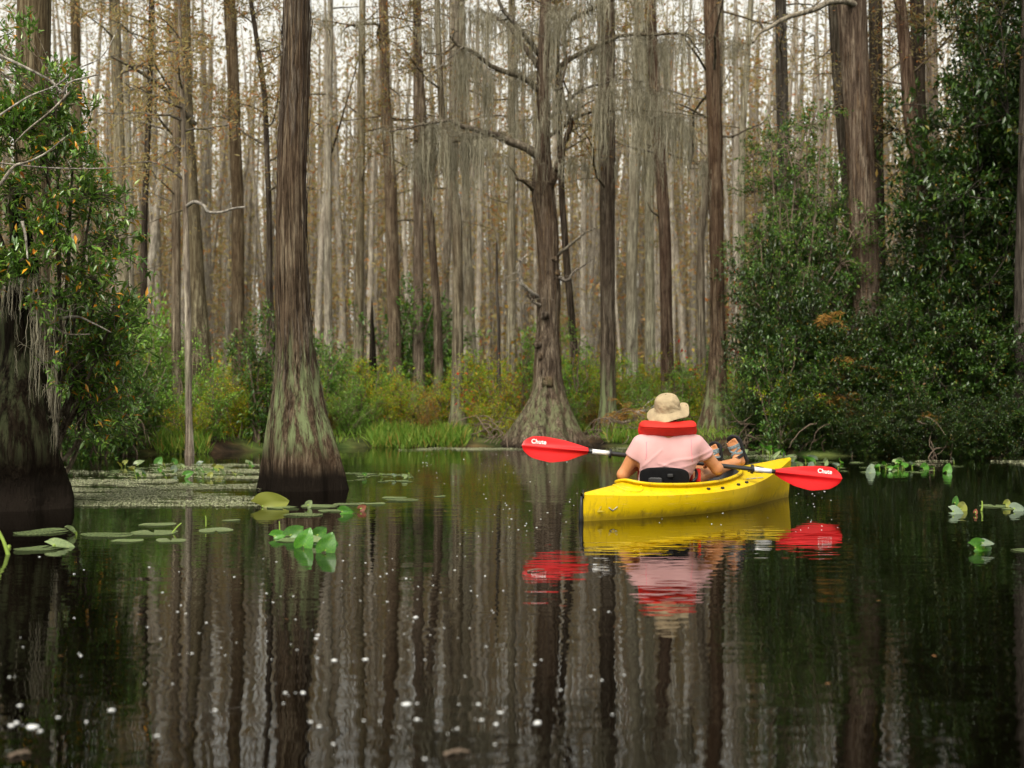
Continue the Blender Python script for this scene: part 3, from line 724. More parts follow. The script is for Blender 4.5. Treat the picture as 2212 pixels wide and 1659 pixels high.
# ------------------------------------------------------------------ hanging moss
def moss_mesh(rng, n, length, spread, wid=0.0042):
    mb = MB()
    for k in range(n):
        L = length * (0.10 + 1.1 * rng.beta(1.3, 1.9))
        x0 = rng.normal(0, spread); y0 = rng.normal(0, spread * 0.6); z0 = -abs(rng.normal(0, 0.10))
        for f in range(3):                                          # each festoon is a few twisted threads
            m = 12
            s = np.linspace(0, 1, m)
            x = x0 + rng.normal(0, 0.008) + np.cumsum(rng.normal(0, 0.006, m)) + rng.normal(0, 0.005, m)
            y = y0 + rng.normal(0, 0.008) + np.cumsum(rng.normal(0, 0.006, m)) + rng.normal(0, 0.005, m)
            z = z0 - s * L * rng.uniform(0.7, 1.0)
            w = wid * np.sin(np.pi * (0.12 + 0.82 * s)) * rng.uniform(0.5, 1.5)
            a = rng.uniform(0, 3.14)
            dx, dy = math.cos(a) * w, math.sin(a) * w
            V = np.stack([np.stack([x - dx, y - dy, z], -1), np.stack([x + dx, y + dy, z], -1)], 1)
            mb.add(V, grid_faces(m, 2))
            for j in range(2):
                i = rng.integers(1, m - 1)
                e = rng.normal(0, 0.018, 3); e[2] = -abs(e[2]) - 0.03
                p = np.array([x[i], y[i], z[i]])
                mb.add([p - [0.002, 0, 0], p + [0.002, 0, 0], p + e + [0.001, 0, 0], p + e - [0.001, 0, 0]], [(0, 1, 2, 3)])
    for k in range(3):                                              # the tangle that holds the festoons to the limb
        xs_ = np.linspace(-2.6 * spread, 2.6 * spread, 14)
        P = np.stack([xs_, rng.normal(0, spread * 0.25, 14), rng.normal(-0.03, 0.03, 14)], -1)
        tube(mb, spline(P, 40), 0.0022, 3)
    return mb.mesh('hanging_moss', M['moss'])
rngm = np.random.default_rng(21)
MOSS = [moss_mesh(np.random.default_rng(300 + k), nn, 1.0, sp) for k, (nn, sp) in enumerate([(8, 0.06), (11, 0.11), (8, 0.045), (10, 0.08), (15, 0.15)])]
G_MOSS = 'grey spanish moss hanging from the cypress limbs'
mspots = []
def moss_line(pts, n, llo, lhi, D, lab, jit=10):
    P = spline(pts, 40)
    for k in range(int(n * 0.62)):
        p = P[rngm.integers(0, 40)]
        mspots.append((p[0] + rngm.normal(0, jit), p[1] + rngm.normal(4, 10), D + rngm.normal(0, 0.3), llo + (lhi * 1.12 - llo) * rngm.beta(1.4, 1.5), lab))
A_, B_, C_, E_ = ('wide curtain of grey moss on the long left limb of the gnarled cypress', 'grey moss hanging from the upper left limbs of the gnarled cypress',
              'grey moss curtain on the upper right limbs between gnarled and reddish cypress', 'grey moss clinging close along the gnarled cypress trunk')
moss_line([(850, 284), (905, 271), (968, 261), (1010, 276), (1040, 284)], 34, 0.25, 1.25, D_C - 0.7, A_, 14)
moss_line([(900, 320), (980, 306), (1060, 292)], 22, 0.3, 1.2, D_C - 0.3, A_, 16)
moss_line([(1060, 147), (1022, 112), (985, 95)], 18, 0.3, 1.4, D_C - 0.6, B_, 14)
moss_line([(930, 10), (1000, 0), (1080, 20), (1130, 60)], 30, 0.3, 1.5, D_C - 0.3, B_, 22)
moss_line([(1040, 180), (1090, 150), (1140, 150)], 16, 0.3, 1.3, D_C - 0.1, B_, 18)
moss_line([(1230, 130), (1343, 78), (1413, 75), (1490, 80)], 40, 0.3, 1.3, D_C - 0.5, C_, 18)
moss_line([(1240, 200), (1336, 172), (1396, 178), (1440, 190)], 30, 0.3, 1.5, D_C - 0.5, C_, 16)
moss_line([(1320, 237), (1420, 240), (1500, 250)], 28, 0.3, 1.2, D_C - 0.7, C_, 18)
moss_line([(1190, 20), (1260, 0), (1340, -10), (1460, -20)], 34, 0.4, 1.6, D_C - 0.5, C_, 24)
moss_line([(1140, 120), (1150, 240), (1210, 200), (1225, 150)], 12, 0.3, 1.2, D_C - 0.45, E_, 8)
moss_line([(1130, 330), (1210, 340), (1234, 262), (1240, 220)], 9, 0.3, 0.7, D_C - 0.5, E_, 8)
N_ = 'wisp of grey moss on a limb behind the gnarled cypress'
for (a, b, c, d) in [(700, 60, 780, 40), (900, 60, 960, 40), (1290, 330, 1340, 330), (1370, 330, 1460, 300), (1540, 60, 1620, 90), (1500, 350, 1530, 340), (1230, 330, 1262, 350), (1040, 350, 1110, 340), (620, 30, 700, 20), (1100, 250, 1140, 270)]:
    moss_line([(a, b), ((a + c) / 2, (b + d) / 2), (c, d)], 7, 0.3, 1.1, D_C + 1.6, N_, 16)
for (px, py, D, L, lab) in mspots:
    o = link('hanging_moss', MOSS[rngm.integers(0, 5)])
    o.location = W(px, py, D); w_ = rngm.uniform(0.9, 1.4); o.scale = (w_, w_, L); o.rotation_euler = (0, 0, rngm.uniform(-0.6, 0.6))
    tag(o, lab, 'moss', G_MOSS)
for (px, py, D, L, sc) in [(104, 600, 8.95, 0.5, 0.5), (112, 660, 8.95, 0.55, 0.6), (98, 740, 9.0, 0.5, 0.5), (60, 590, 8.9, 0.4, 0.5), (108, 830, 9.0, 0.4, 0.4), (80, 640, 8.9, 0.5, 0.6), (116, 770, 9.0, 0.5, 0.4), (40, 600, 8.85, 0.35, 0.5), (122, 900, 9.05, 0.3, 0.3)]:
    o = link('hanging_moss', MOSS[rngm.integers(0, 5)])
    o.location = W(px, py, D); o.scale = (sc, sc, L)
    tag(o, 'tuft of grey moss hanging against the dark trunk at the left edge', 'moss', 'moss tufts on the left trunk')

# ------------------------------------------------------------------ the forest behind
G_BACK = 'cypress trees deep in the forest'
VAR = []
for k in range(9):
    rng = np.random.default_rng(500 + k)
    H = rng.uniform(19, 24)
    n = 34
    zs = (np.linspace(0, 1, n) ** 1.3) * H - 0.2
    r0 = 0.2
    rs = r0 * (1 - 0.72 * (zs / H).clip(0, 1)) * (1 + 0.75 * np.exp(-zs.clip(0) / 0.45))
    cx = wob(rng, n, 0.75) * (zs / H) ** 0.7 * 1.5; cyy = wob(rng, n, 0.75) * (zs / H) ** 0.7 * 1.5
    cx -= cx[0]; cyy -= cyy[0]
    m1 = MB(); trunk_mesh(m1, zs, cx, cyy, rs, 14, rng, 0.12, 0.4, 5, 0.02, 0.03)
    me1 = m1.mesh('trunk', M['bark_grey'])
    m2 = MB()
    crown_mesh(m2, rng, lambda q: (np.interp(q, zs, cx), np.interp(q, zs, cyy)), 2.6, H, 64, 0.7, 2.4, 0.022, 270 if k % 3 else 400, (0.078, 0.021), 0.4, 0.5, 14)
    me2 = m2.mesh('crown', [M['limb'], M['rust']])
    VAR.append((me1, me2))
rngb = np.random.default_rng(4)
placed = [(o.location.x, o.location.y) for o in bpy.data.objects if o.parent is None and 'category' in o and o['category'] == 'tree']
count, tries = 0, 0
while count < 255 and tries < 20000:
    tries += 1
    D = 26 + 38 * rngb.random() ** 0.8
    px = rngb.uniform(-120, 2320)
    x = (px - CX) / F * D
    if any((x - a) ** 2 + (D - b) ** 2 < 0.9 for a, b in placed):
        continue
    placed.append((x, D)); count += 1
    me1, me2 = VAR[rngb.integers(0, len(VAR))]
    s = float(np.clip(rngb.lognormal(-0.22, 0.45), 0.3, 1.6))
    far = D > 45
    thin = s < 0.75
    lab = ('%s %s cypress %s' % ('slim' if thin else 'stout', 'far' if far else 'mid-distance', 'trunk in the depth of the forest' if far else 'trunk behind the row along the bank'))
    t = thing('cypress_tree', lab, 'tree', (x, D, gz(x, D)), rngb.uniform(0, 6.28), G_BACK)
    lean = 0.10 if rngb.random() < 0.15 else 0.028
    t.rotation_euler = (rngb.normal(0, lean), rngb.normal(0, lean), rngb.uniform(0, 6.28))
    hs = rngb.uniform(0.85, 1.2)
    t.scale = (1, 1, hs)
    tr = link('trunk', me1, t); tr.scale = (s, s, 1)
    if rngb.random() < 0.38:
        tr.material_slots[0].link = 'OBJECT'; tr.material_slots[0].material = M[rngb.choice(['bark_mid', 'bark_mid', 'bark_mid', 'bark_red', 'bark_brown'])]
    c = link('crown', me2, t); c.scale = (1, 1, 1)
# far forest: hundreds of trunks that read as one mass
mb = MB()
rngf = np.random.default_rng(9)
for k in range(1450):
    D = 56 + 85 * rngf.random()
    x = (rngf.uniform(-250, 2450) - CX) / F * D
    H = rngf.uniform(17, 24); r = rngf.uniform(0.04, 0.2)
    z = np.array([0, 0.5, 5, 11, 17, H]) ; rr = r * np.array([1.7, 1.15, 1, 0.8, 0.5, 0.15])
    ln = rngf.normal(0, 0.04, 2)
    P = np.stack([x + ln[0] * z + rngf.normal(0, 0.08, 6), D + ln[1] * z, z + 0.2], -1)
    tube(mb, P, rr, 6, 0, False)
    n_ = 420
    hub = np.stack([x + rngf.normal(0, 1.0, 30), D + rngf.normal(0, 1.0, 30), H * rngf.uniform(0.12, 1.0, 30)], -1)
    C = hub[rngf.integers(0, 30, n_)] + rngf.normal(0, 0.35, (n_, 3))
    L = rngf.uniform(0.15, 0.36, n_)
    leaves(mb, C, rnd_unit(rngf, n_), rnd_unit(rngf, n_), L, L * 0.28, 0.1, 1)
o = mb.build('far_forest', [M['bark_hazed'], M['rust']])
tag(o, 'far wood of thin haze-paled trunks closing the view', 'forest', kind='stuff')

# ------------------------------------------------------------------ shrubs
def shrub_meshes(seed, h, w, n_tips, per_tip, leaf, wl, mat, dens_low=0.25, clus=0.13, stems=8, twig_r=0.010, shape=1.0, twig_mat='twig'):
    """stems, forking branches and whorls of leaves at the twig tips"""
    rng = np.random.default_rng(seed)
    st = MB(); fo = MB()
    hubs = []
    for k in range(stems):
        az = rng.uniform(0, 6.283); out = rng.uniform(0.15, 1.0) * w * 0.5
        top = h * rng.uniform(0.55, 1.0) * (1 - 0.35 * (out / (w * 0.5)) ** 2)
        P = spline([(0.05 * math.cos(az), 0.05 * math.sin(az), -0.1), (out * 0.35 * math.cos(az), out * 0.35 * math.sin(az), top * 0.45), (out * math.cos(az + 0.3), out * math.sin(az + 0.3), top)], 10)
        P[1:] += rng.normal(0, 0.02 * w, (9, 3))
        tube(st, P, np.linspace(twig_r * 2.2, twig_r * 0.6, 10), 5, 0, False)
        hubs.append(P[2:])
    hubs = np.vstack(hubs)
    tips = []
    for k in range(n_tips):
        b = hubs[rng.integers(0, len(hubs))]
        d = rng.normal(size=3); d[:2] += b[:2] / (w * 0.5 + 1e-6) * 0.8; d[2] = d[2] * 0.7 + 0.25
        d /= np.linalg.norm(d)
        L = rng.uniform(0.12, 0.38) * w * 0.5 * shape
        Q = np.array([b, b + d * L * 0.5 + rng.normal(0, 0.03, 3), b + d * L + rng.normal(0, 0.04, 3)])
        Q[:, 2] = np.maximum(Q[:, 2], 0.03)
        tube(st, Q, np.linspace(twig_r * 0.55, twig_r * 0.2, 3), 3, 0, False)
        tips.append((Q[-1], d))
    C, A, Nn, L = [], [], [], []
    for t, d in tips:
        m = max(3, int(per_tip * rng.uniform(0.5, 1.5)))
        s = rng.uniform(-1, 0.25, m)
        C.append(t + d * (s * clus * 1.3)[:, None] + rng.normal(0, clus * 0.22, (m, 3)))
        a = rnd_unit(rng, m) * 0.9 + d * 0.7; a[:, 2] += 0.12
        A.append(a)
        nn = rnd_unit(rng, m) * 0.55; nn[:, 2] += 0.9
        Nn.append(nn); L.append(leaf * rng.uniform(0.6, 1.25, m))
    C, A, Nn, L = np.vstack(C), np.vstack(A), np.vstack(Nn), np.concatenate(L)
    C[:, 2] = np.maximum(C[:, 2], 0.02)
    leaves(fo, C, A, Nn, L, L * wl, 0.16)
    return st.mesh('stems', M[twig_mat]), fo.mesh('foliage', M[mat])
def put_shrub(pair, loc, sc=1.0, rz=0.0, label='', group=None, szf=1.0, name='shrub'):
    t = thing(name, label, 'shrub', loc, rz, group)
    t.scale = (sc, sc, sc * szf)
    link('stems', pair[0], t); link('foliage', pair[1], t)
    return t
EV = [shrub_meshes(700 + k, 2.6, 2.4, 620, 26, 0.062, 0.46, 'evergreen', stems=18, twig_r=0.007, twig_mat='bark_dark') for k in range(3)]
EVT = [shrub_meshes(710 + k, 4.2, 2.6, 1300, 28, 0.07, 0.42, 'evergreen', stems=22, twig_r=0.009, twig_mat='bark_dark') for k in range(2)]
FR = [shrub_meshes(720 + k, 1.6, 1.3, 190, 16, 0.055, 0.42, 'freshgreen', stems=9) for k in range(2)]
OL = [shrub_meshes(730 + k, 1.25, 1.5, 230, 16, 0.05, 0.42, 'olive', stems=11, twig_r=0.007) for k in range(3)]
AU = [shrub_meshes(740 + k, 1.0, 1.3, 210, 15, 0.045, 0.42, 'autumn', stems=12, twig_r=0.006) for k in range(2)]
DG = [shrub_meshes(750 + k, 1.9, 1.2, 220, 16, 0.06, 0.42, 'midgreen', stems=8) for k in range(2)]

# bank shrubs: (px, D, scale, kind)
rs_ = np.random.default_rng(31)
KIND = {'F': (FR, 'fresh green shrub'), 'O': (OL, 'olive yellowing shrub'), 'A': (AU, 'orange-brown autumn shrub'), 'G': (DG, 'dark glossy green shrub')}
G_SH = 'shrubs along the bank and under the trees'
def zone_word(px, D):
    where = 'left of the flared cypress' if px < 600 else 'between flared and gnarled cypress' if px < 1160 else 'between gnarled cypress and evergreens'
    depth = 'at the water edge' if D < 22.2 else 'behind the front row' if D < 28 else 'deeper in the wood'
    return where + ', ' + depth
spots = []
for px in range(150, 640, 30):
    spots.append((px + rs_.normal(0, 10), 18.6 + rs_.uniform(0, 1.6) + (1.2 if px > 480 else 0), rs_.uniform(0.45, 0.95), rs_.choice(list('OOAFOF'))))
for px in range(640, 1660, 32):
    spots.append((px + rs_.normal(0, 10), 20.9 + rs_.uniform(0, 1.3), rs_.uniform(0.40, 0.8), rs_.choice(list('OOFOAF'))))
for px in range(180, 1680, 36):
    spots.append((px + rs_.normal(0, 12), 23.0 + rs_.uniform(0, 3.5), rs_.uniform(0.6, 1.1), rs_.choice(list('OOAFOF'))))
for px in range(150, 1750, 30):
    spots.append((px + rs_.normal(0, 14), 28 + rs_.uniform(0, 9), rs_.uniform(0.75, 1.35), rs_.choice(list('OOOAFG'))))
for px in range(240, 1640, 26):
    spots.append((px + rs_.normal(0, 12), 21.6 + rs_.uniform(0, 4.0), rs_.uniform(0.38, 0.72), rs_.choice(list('OOFFOA'))))
spots += [(330, 21.5, 1.35, 'F'), (290, 22.5, 1.5, 'F'), (370, 23.5, 1.3, 'F'), (320, 20.5, 1.0, 'F'), (565, 19.6, 1.15, 'G'), (585, 20.6, 1.3, 'O'), (540, 20.0, 0.8, 'O'), (700, 23, 1.15, 'G'), (720, 24.5, 1.0, 'F'), (690, 25.5, 1.2, 'O'),
          (960, 29, 1.9, 'G'), (880, 28, 1.9, 'G'), (925, 30, 1.9, 'G'), (1130, 27, 1.3, 'F'), (1125, 24.5, 1.2, 'A'), (1245, 23.5, 1.1, 'F'), (1275, 24.5, 1.25, 'O'), (1330, 26, 1.0, 'F'), (1400, 23.5, 0.75, 'F'), (1460, 24, 0.7, 'F'), (1080, 22, 1.0, 'O'), (1040, 22.6, 1.0, 'O'), (1490, 25, 0.9, 'G')]
for px, D, s, kd in spots:
    x = (px - CX) / F * D
    if abs(px - 1185) < 75 and D < 21.6: continue
    if abs(px - 1540) < 62 and D < 23.0: continue
    if abs(px - 1316) < 42 and D < 22.8: continue
    if abs(px - 990) < 34 and D < 23.4: continue
    pairs, nm = KIND[str(kd)]
    put_shrub(pairs[rs_.integers(0, len(pairs))], (x, D, gz(x, D) - 0.02), s, rs_.uniform(0, 6.28), nm + ' ' + zone_word(px, D), G_SH, rs_.uniform(0.85, 1.25))
# red-leaved saplings among the trunks
def sapling(px, D, h, lab, mat, n, seed):
    rng = np.random.default_rng(seed)
    st, fo = MB(), MB()
    P = spline([(0, 0, -0.1), (0.1, 0, h * 0.5), (0.0, 0.05, h)], 10)
    tube(st, P, np.linspace(0.014, 0.005, 10), 5)
    C, d_ = [], []
    for k in range(n):
        b = P[rng.integers(3, 10)]
        d = rng.normal(size=3); d /= np.linalg.norm(d)
        q = b + d * rng.uniform(0.05, 0.45)
        tube(st, [b, (b + q) / 2 + rng.normal(0, 0.02, 3), q], [0.004, 0.003, 0.002], 3, 0, False)
        C.append(q); d_.append(d)
    C = np.array(C); d_ = np.array(d_); d_[:, 2] -= 0.5
    L = rng.uniform(0.06, 0.11, n)
    leaves(fo, C, d_, rnd_unit(rng, n), L, L * 0.7)
    x = (px - CX) / F * D
    t = thing('sapling', lab, 'sapling', (x, D, gz(x, D)))
    st.build('stem', M['twig'], t); fo.build('foliage', M[mat], t)
sapling(1580, 24, 2.9, 'thin sapling with scattered scarlet leaves right of the reddish cypress', 'redleaf', 110, 1)
sapling(1462, 25, 1.75, 'small sapling with a few red leaves above the hat', 'redleaf', 40, 2)
sapling(1030, 22.3, 0.9, 'low plant with a few red-orange leaves between the shrubs', 'redleaf', 40, 3)
sapling(1120, 24, 1.9, 'sapling with pale orange leaves left of the gnarled cypress', 'autumn', 120, 4)

# the dark evergreen mass on the right
G_EV = 'dark evergreen shrubs crowding the right bank'
EVS = [  # px, D, kind, scale, height factor, label
    (1668, 18.8, 'E', 0.55, 1.0, 'low dark evergreen shrub at the left end of the right bank'),
    (1722, 18.6, 'E', 0.74, 1.0, None), (1770, 18.4, 'E', 0.85, 1.0, None), (1850, 18.3, 'E', 0.78, 0.95, None), (1940, 18.2, 'E', 0.82, 1.0, None), (2030, 18.1, 'E', 0.92, 1.0, None), (2120, 17.9, 'E', 0.95, 1.0, None), (2200, 17.8, 'E', 0.95, 1.0, None), (2290, 17.6, 'E', 1.0, 1.0, None),
    (1740, 20.2, 'E', 0.95, 1.1, None), (1740, 20.1, 'E', 1.02, 1.0, None), (1970, 20.0, 'E', 1.05, 1.05, None), (2060, 19.8, 'E', 1.15, 1.05, None), (2150, 19.6, 'E', 1.2, 1.05, None), (2250, 19.4, 'E', 1.2, 1.1, None),
    (1780, 21.8, 'E', 1.1, 1.1, None), (1920, 22, 'E', 1.15, 1.1, None), (2040, 22, 'E', 1.25, 1.1, None),
    (1714, 19.0, 'E', 0.85, 1.6, None), (1712, 19.6, 'E', 0.85, 1.5, None), (1725, 19.2, 'E', 0.9, 1.25, None), (2000, 19.2, 'E', 0.9, 1.2, None), (2040, 19.0, 'E', 1.2, 1.25, None), (2100, 19.3, 'E', 1.3, 1.3, None),
    (2090, 18.6, 'T', 1.0, 1.1, 'narrower tall dark evergreen at the left of the tall ones'),
    (2165, 18.9, 'T', 1.45, 1.2, 'tall dark evergreen tree-shrub reaching the top of the picture at right'),
    (2230, 18.6, 'T', 1.55, 1.2, 'tallest dark evergreen filling the right top corner'),
    (2120, 20.6, 'T', 1.2, 1.15, 'tall dark evergreen behind, left of the corner one'),
    (2215, 20.8, 'T', 1.6, 1.25, 'tall dark evergreen standing behind the corner one'),
    (2390, 17.6, 'E', 1.1, 1.0, None), (2500, 17.4, 'E', 1.1, 1.0, None), (2620, 17.2, 'E', 1.15, 1.0, None), (2440, 19.4, 'E', 1.3, 1.2, None), (2580, 19.2, 'E', 1.3, 1.2, None),
    (2350, 18.8, 'T', 1.6, 1.2, 'tall dark evergreen at the very right edge'),
]
rv = np.random.default_rng(55)
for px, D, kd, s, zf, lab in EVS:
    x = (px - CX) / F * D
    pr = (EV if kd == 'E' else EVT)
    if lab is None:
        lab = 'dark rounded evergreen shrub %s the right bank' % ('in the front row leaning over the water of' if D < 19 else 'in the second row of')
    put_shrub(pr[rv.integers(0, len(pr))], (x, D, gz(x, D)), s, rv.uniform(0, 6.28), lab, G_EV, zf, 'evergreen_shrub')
for k, px in enumerate([1672, 1728, 1786, 1835, 1880, 1930, 1985, 2045, 2120]):
    D = 17.9 + rv.uniform(-0.25, 0.4)
    x = (px - CX) / F * D
    kd = 'GOGOGAGGO'[k]
    put_shrub(KIND[kd][0][k % 2], (x, D, gz(x, D)), rv.uniform(0.6, 0.95), rv.uniform(0, 6.28), KIND[kd][1] + ' poking out of the dark evergreens on the right bank', 'paler shrubs among the right bank evergreens', rv.uniform(0.9, 1.3))
# drooping skirts of foliage that touch the water
for k, px in enumerate(range(1636, 2700, 34)):
    D = dist_of(np.interp(px, [a for a, b in SHORE], [b for a, b in SHORE])) + rv.uniform(-0.05, 0.35)
    x = (px - CX) / F * D
    put_shrub(EV[k % 3], (x, D, gz(x, D) - 0.05), rv.uniform(0.34, 0.52), rv.uniform(0, 6.28), 'low evergreen skirt touching the water under the right bank', 'low evergreens over the right bank water', 0.9, 'evergreen_shrub')
# taller pale green shrub with an airy top
PALE = shrub_meshes(780, 5.2, 2.1, 1000, 24, 0.055, 0.45, 'midgreen', stems=16, twig_r=0.016)
x = (1735 - CX) / F * 19.6
put_shrub(PALE, (x, 19.6, gz(x, 19.6)), 1.0, 0.4, 'tall airy light green shrub rising left of the thick brown cypress', None, 1.05)
for px_, D_, sc_, zf_, lb_ in [(1700, 18.9, 0.66, 1.15, 'mid-green leafy shrub rising over the left part of the evergreen bank'), (1690, 20.0, 0.98, 1.05, 'tall airy mid-green shrub at the left of the high ones'), (1775, 20.2, 0.92, 1.0, 'tall airy mid-green shrub close left of the thick brown cypress'), (1738, 18.8, 0.54, 1.0, 'mid-green leafy shrub beside the foot of the thick brown cypress'), (1668, 19.6, 0.52, 1.1, 'mid-green shrub at the left margin of the evergreen bank'), (1935, 18.9, 0.46, 1.0, 'mid-green shrub right of the thick brown cypress')]:
    x = (px_ - CX) / F * D_
    put_shrub(PALE, (x, D_, gz(x, D_)), sc_, px_ * 0.9, lb_, 'mid-green shrubs on the evergreen bank', zf_)
PALE2 = shrub_meshes(781, 3.8, 1.5, 520, 22, 0.055, 0.45, 'midgreen', stems=8, twig_r=0.014)
x = (1690 - CX) / F * 20.3
put_shrub(PALE2, (x, 20.3, gz(x, 20.3)), 1.0, 1.4, 'light green shrub at the left edge of the evergreen bank', None, 1.0)

# near shrub over the left trunk: long glossy leaves in whorls, some orange
def bay_shrub():
    rng = np.random.default_rng(64)
    st, fo = MB(), MB()
    D0 = 9.9
    base = W(90, 1000, D0); base.z = 0.05
    root = thing('bay_shrub', 'big glossy-leaved shrub with scattered orange leaves leaning over the left trunk', 'shrub', tuple(base))
    def L3(px, py, D): 
        p = W(px, py, D); return np.array([p.x - base.x, p.y - base.y, p.z - base.z])
    C, A, Nn, L = [], [], [], []
    targets = []
    for k in range(820):
        u, v = rng.random(), rng.random()
        py = 215 + 720 * v
        if rng.random() < 0.18: continue
        right = np.interp(py, [215, 300, 380, 450, 520, 600, 700, 800, 900, 960], [110, 190, 230, 290, 300, 285, 300, 285, 250, 240])
        left = np.interp(py, [215, 600, 640, 700, 960], [-120, -120, 60, 110, 140])
        if rng.random() < 0.12: right += 25
        px = left + (right - left) * u ** 0.8 + rng.normal(0, 14)
        D = np.interp(py, [200, 560, 640, 960], [8.7, 8.75, 9.0, 10.2]) + rng.uniform(0, 1.1) * (0.75 if px < 130 and py > 300 else 1)
        if px < 120 and D > 9.2: D = 8.7 + rng.uniform(0, 0.4)
        targets.append((px, py, D))
    for k in range(70):                                            # loose sprays reaching up the left edge
        targets.append((rng.uniform(-90, 60) if k % 3 else rng.uniform(40, 230), rng.uniform(20, 260) if k % 3 else rng.uniform(130, 260), 8.9 + rng.uniform(-0.3, 0.5)))
    for k in range(60):
        targets.append((rng.uniform(130, 310), rng.uniform(640, 960), 10.0 + rng.uniform(-0.6, 0.7)))
    # ragged taller tips
    for px, py in [(325, 590), (322, 640), (318, 700), (330, 750), (300, 560), (262, 410), (297, 400), (190, 170), (140, 150), (110, 120), (60, 160), (20, 130), (160, 195), (300, 740), (325, 760), (250, 830), (270, 640), (8, 60), (20, 20)]:
        targets.append((px, py, 9.2 + rng.uniform(-0.3, 0.3)))
    hubs = [L3(*p) for p in [(60, 850, 9.7), (150, 820, 9.8), (210, 760, 9.6), (120, 640, 9.1), (40, 560, 9.0), (180, 600, 9.3), (230, 520, 9.2), (120, 470, 9.0), (20, 420, 8.9), (200, 420, 9.1), (90, 340, 9.0), (160, 300, 9.1), (30, 280, 8.9), (120, 230, 9.0), (250, 680, 9.4), (190, 880, 9.9), (-40, 500, 9.0), (-60, 350, 9.0)]]
    for h in hubs:
        s0 = np.array([rng.uniform(-0.25, 0.1), rng.uniform(0, 0.2), 0])
        P = spline([s0, s0 * 0.5 + h * 0.5 + np.array([rng.normal(0, 0.12), 0.25, -0.05]), h], 12)
        tube(st, P, np.linspace(0.024, 0.008, 12), 6, 0, False)
    hubs = np.array(hubs)
    for t in targets:
        q = L3(*t)
        h = hubs[np.argmin(np.linalg.norm(hubs - q, axis=1) + rng.uniform(0, 0.25, len(hubs)))]
        mid = (h + q) / 2 + rng.normal(0, 0.05, 3)
        P = spline([h, mid, q], 7)
        tube(st, P, np.linspace(0.005, 0.002, 7), 4, 0, False)
        d = P[-1] - P[-2]; d /= np.linalg.norm(d) + 1e-9
        m = rng.integers(15, 30)
        s = rng.uniform(-0.22, 0.02, m)
        C.append(q + d * s[:, None] + rng.normal(0, 0.012, (m, 3)))
        a = rnd_unit(rng, m) + d * 0.8; a[:, 2] += 0.1
        A.append(a)
        nn = rnd_unit(rng, m) * 0.5; nn[:, 2] += 1.0
        Nn.append(nn); L.append(rng.uniform(0.04, 0.088, m))
    C, A, Nn, L = np.vstack(C), np.vstack(A), np.vstack(Nn), np.concatenate(L)
    leaves(fo, C, A, Nn, L, L * 0.31, 0.2)
    st.build('stems', M['limb'], root); fo.build('foliage', M['bay'], root)
    # pale bare branches
    for pts, r in [([(0, 120, 8.6), (60, 148, 8.6), (110, 175, 8.6), (135, 200, 8.6), (150, 178, 8.6), (215, 160, 8.7)], 0.012), ([(0, 400, 8.5), (30, 360, 8.5), (60, 350, 8.5), (100, 330, 8.55), (142, 296, 8.6)], 0.012),
                   ([(-10, 255, 8.5), (60, 210, 8.6), (120, 185, 8.6), (165, 150, 8.7), (220, 122, 8.8), (255, 62, 8.9)], 0.008), ([(48, 478, 8.5), (55, 510, 8.5), (60, 560, 8.5)], 0.012), ([(0, 352, 8.5), (100, 362, 8.6), (200, 364, 8.7), (290, 358, 8.8)], 0.006),
                   ([(115, 690, 9.2), (165, 684, 9.2), (205, 700, 9.2), (240, 718, 9.2)], 0.011), ([(120, 710, 9.2), (150, 722, 9.2), (195, 722, 9.2)], 0.011), ([(150, 200, 8.6), (110, 240, 8.6), (60, 280, 8.6), (30, 310, 8.6)], 0.009)]:
        m_ = MB(); P = spline([L3(*p) for p in pts], 8 * len(pts)); tube(m_, P, np.linspace(r, r * 0.4, len(P)), 6); m_.build('branch', M['deadwood'], root)
bay_shrub()
_b = next(o for o in bpy.data.objects if o.name == 'bay_shrub')
_c = copy_tree(_b); _c.location = _b.location + Vector((-1.75, -1.6, 0.0)); _c['label'] = 'unseen glossy-leaved shrub added outside the left edge to shade the trunk'  # out-of-view copy, added to cast shade on the left trunk
# a few more shrubs hugging the left shore, behind the near one
for px, D, s in [(150, 16.4, 0.9), (205, 16.9, 0.95), (260, 17.6, 0.85), (110, 17.2, 1.1), (60, 16.2, 1.0), (0, 16.5, 1.1), (285, 18.0, 1.0), (310, 19.2, 0.8), (-70, 16.0, 1.2), (-160, 15.8, 1.1), (-250, 16.2, 1.3), (-350, 15.6, 1.2), (-460, 16.0, 1.4), (-200, 18.5, 1.5), (-380, 18.0, 1.5), (170, 18.4, 1.35), (240, 19.5, 1.3)]:
    x = (px - CX) / F * D
    put_shrub(DG[int(px) % 2], (x, D, gz(x, D)), s, px * 0.7, 'dark glossy shrub on the left shore behind the near trunk', 'dark shrubs on the left shore')

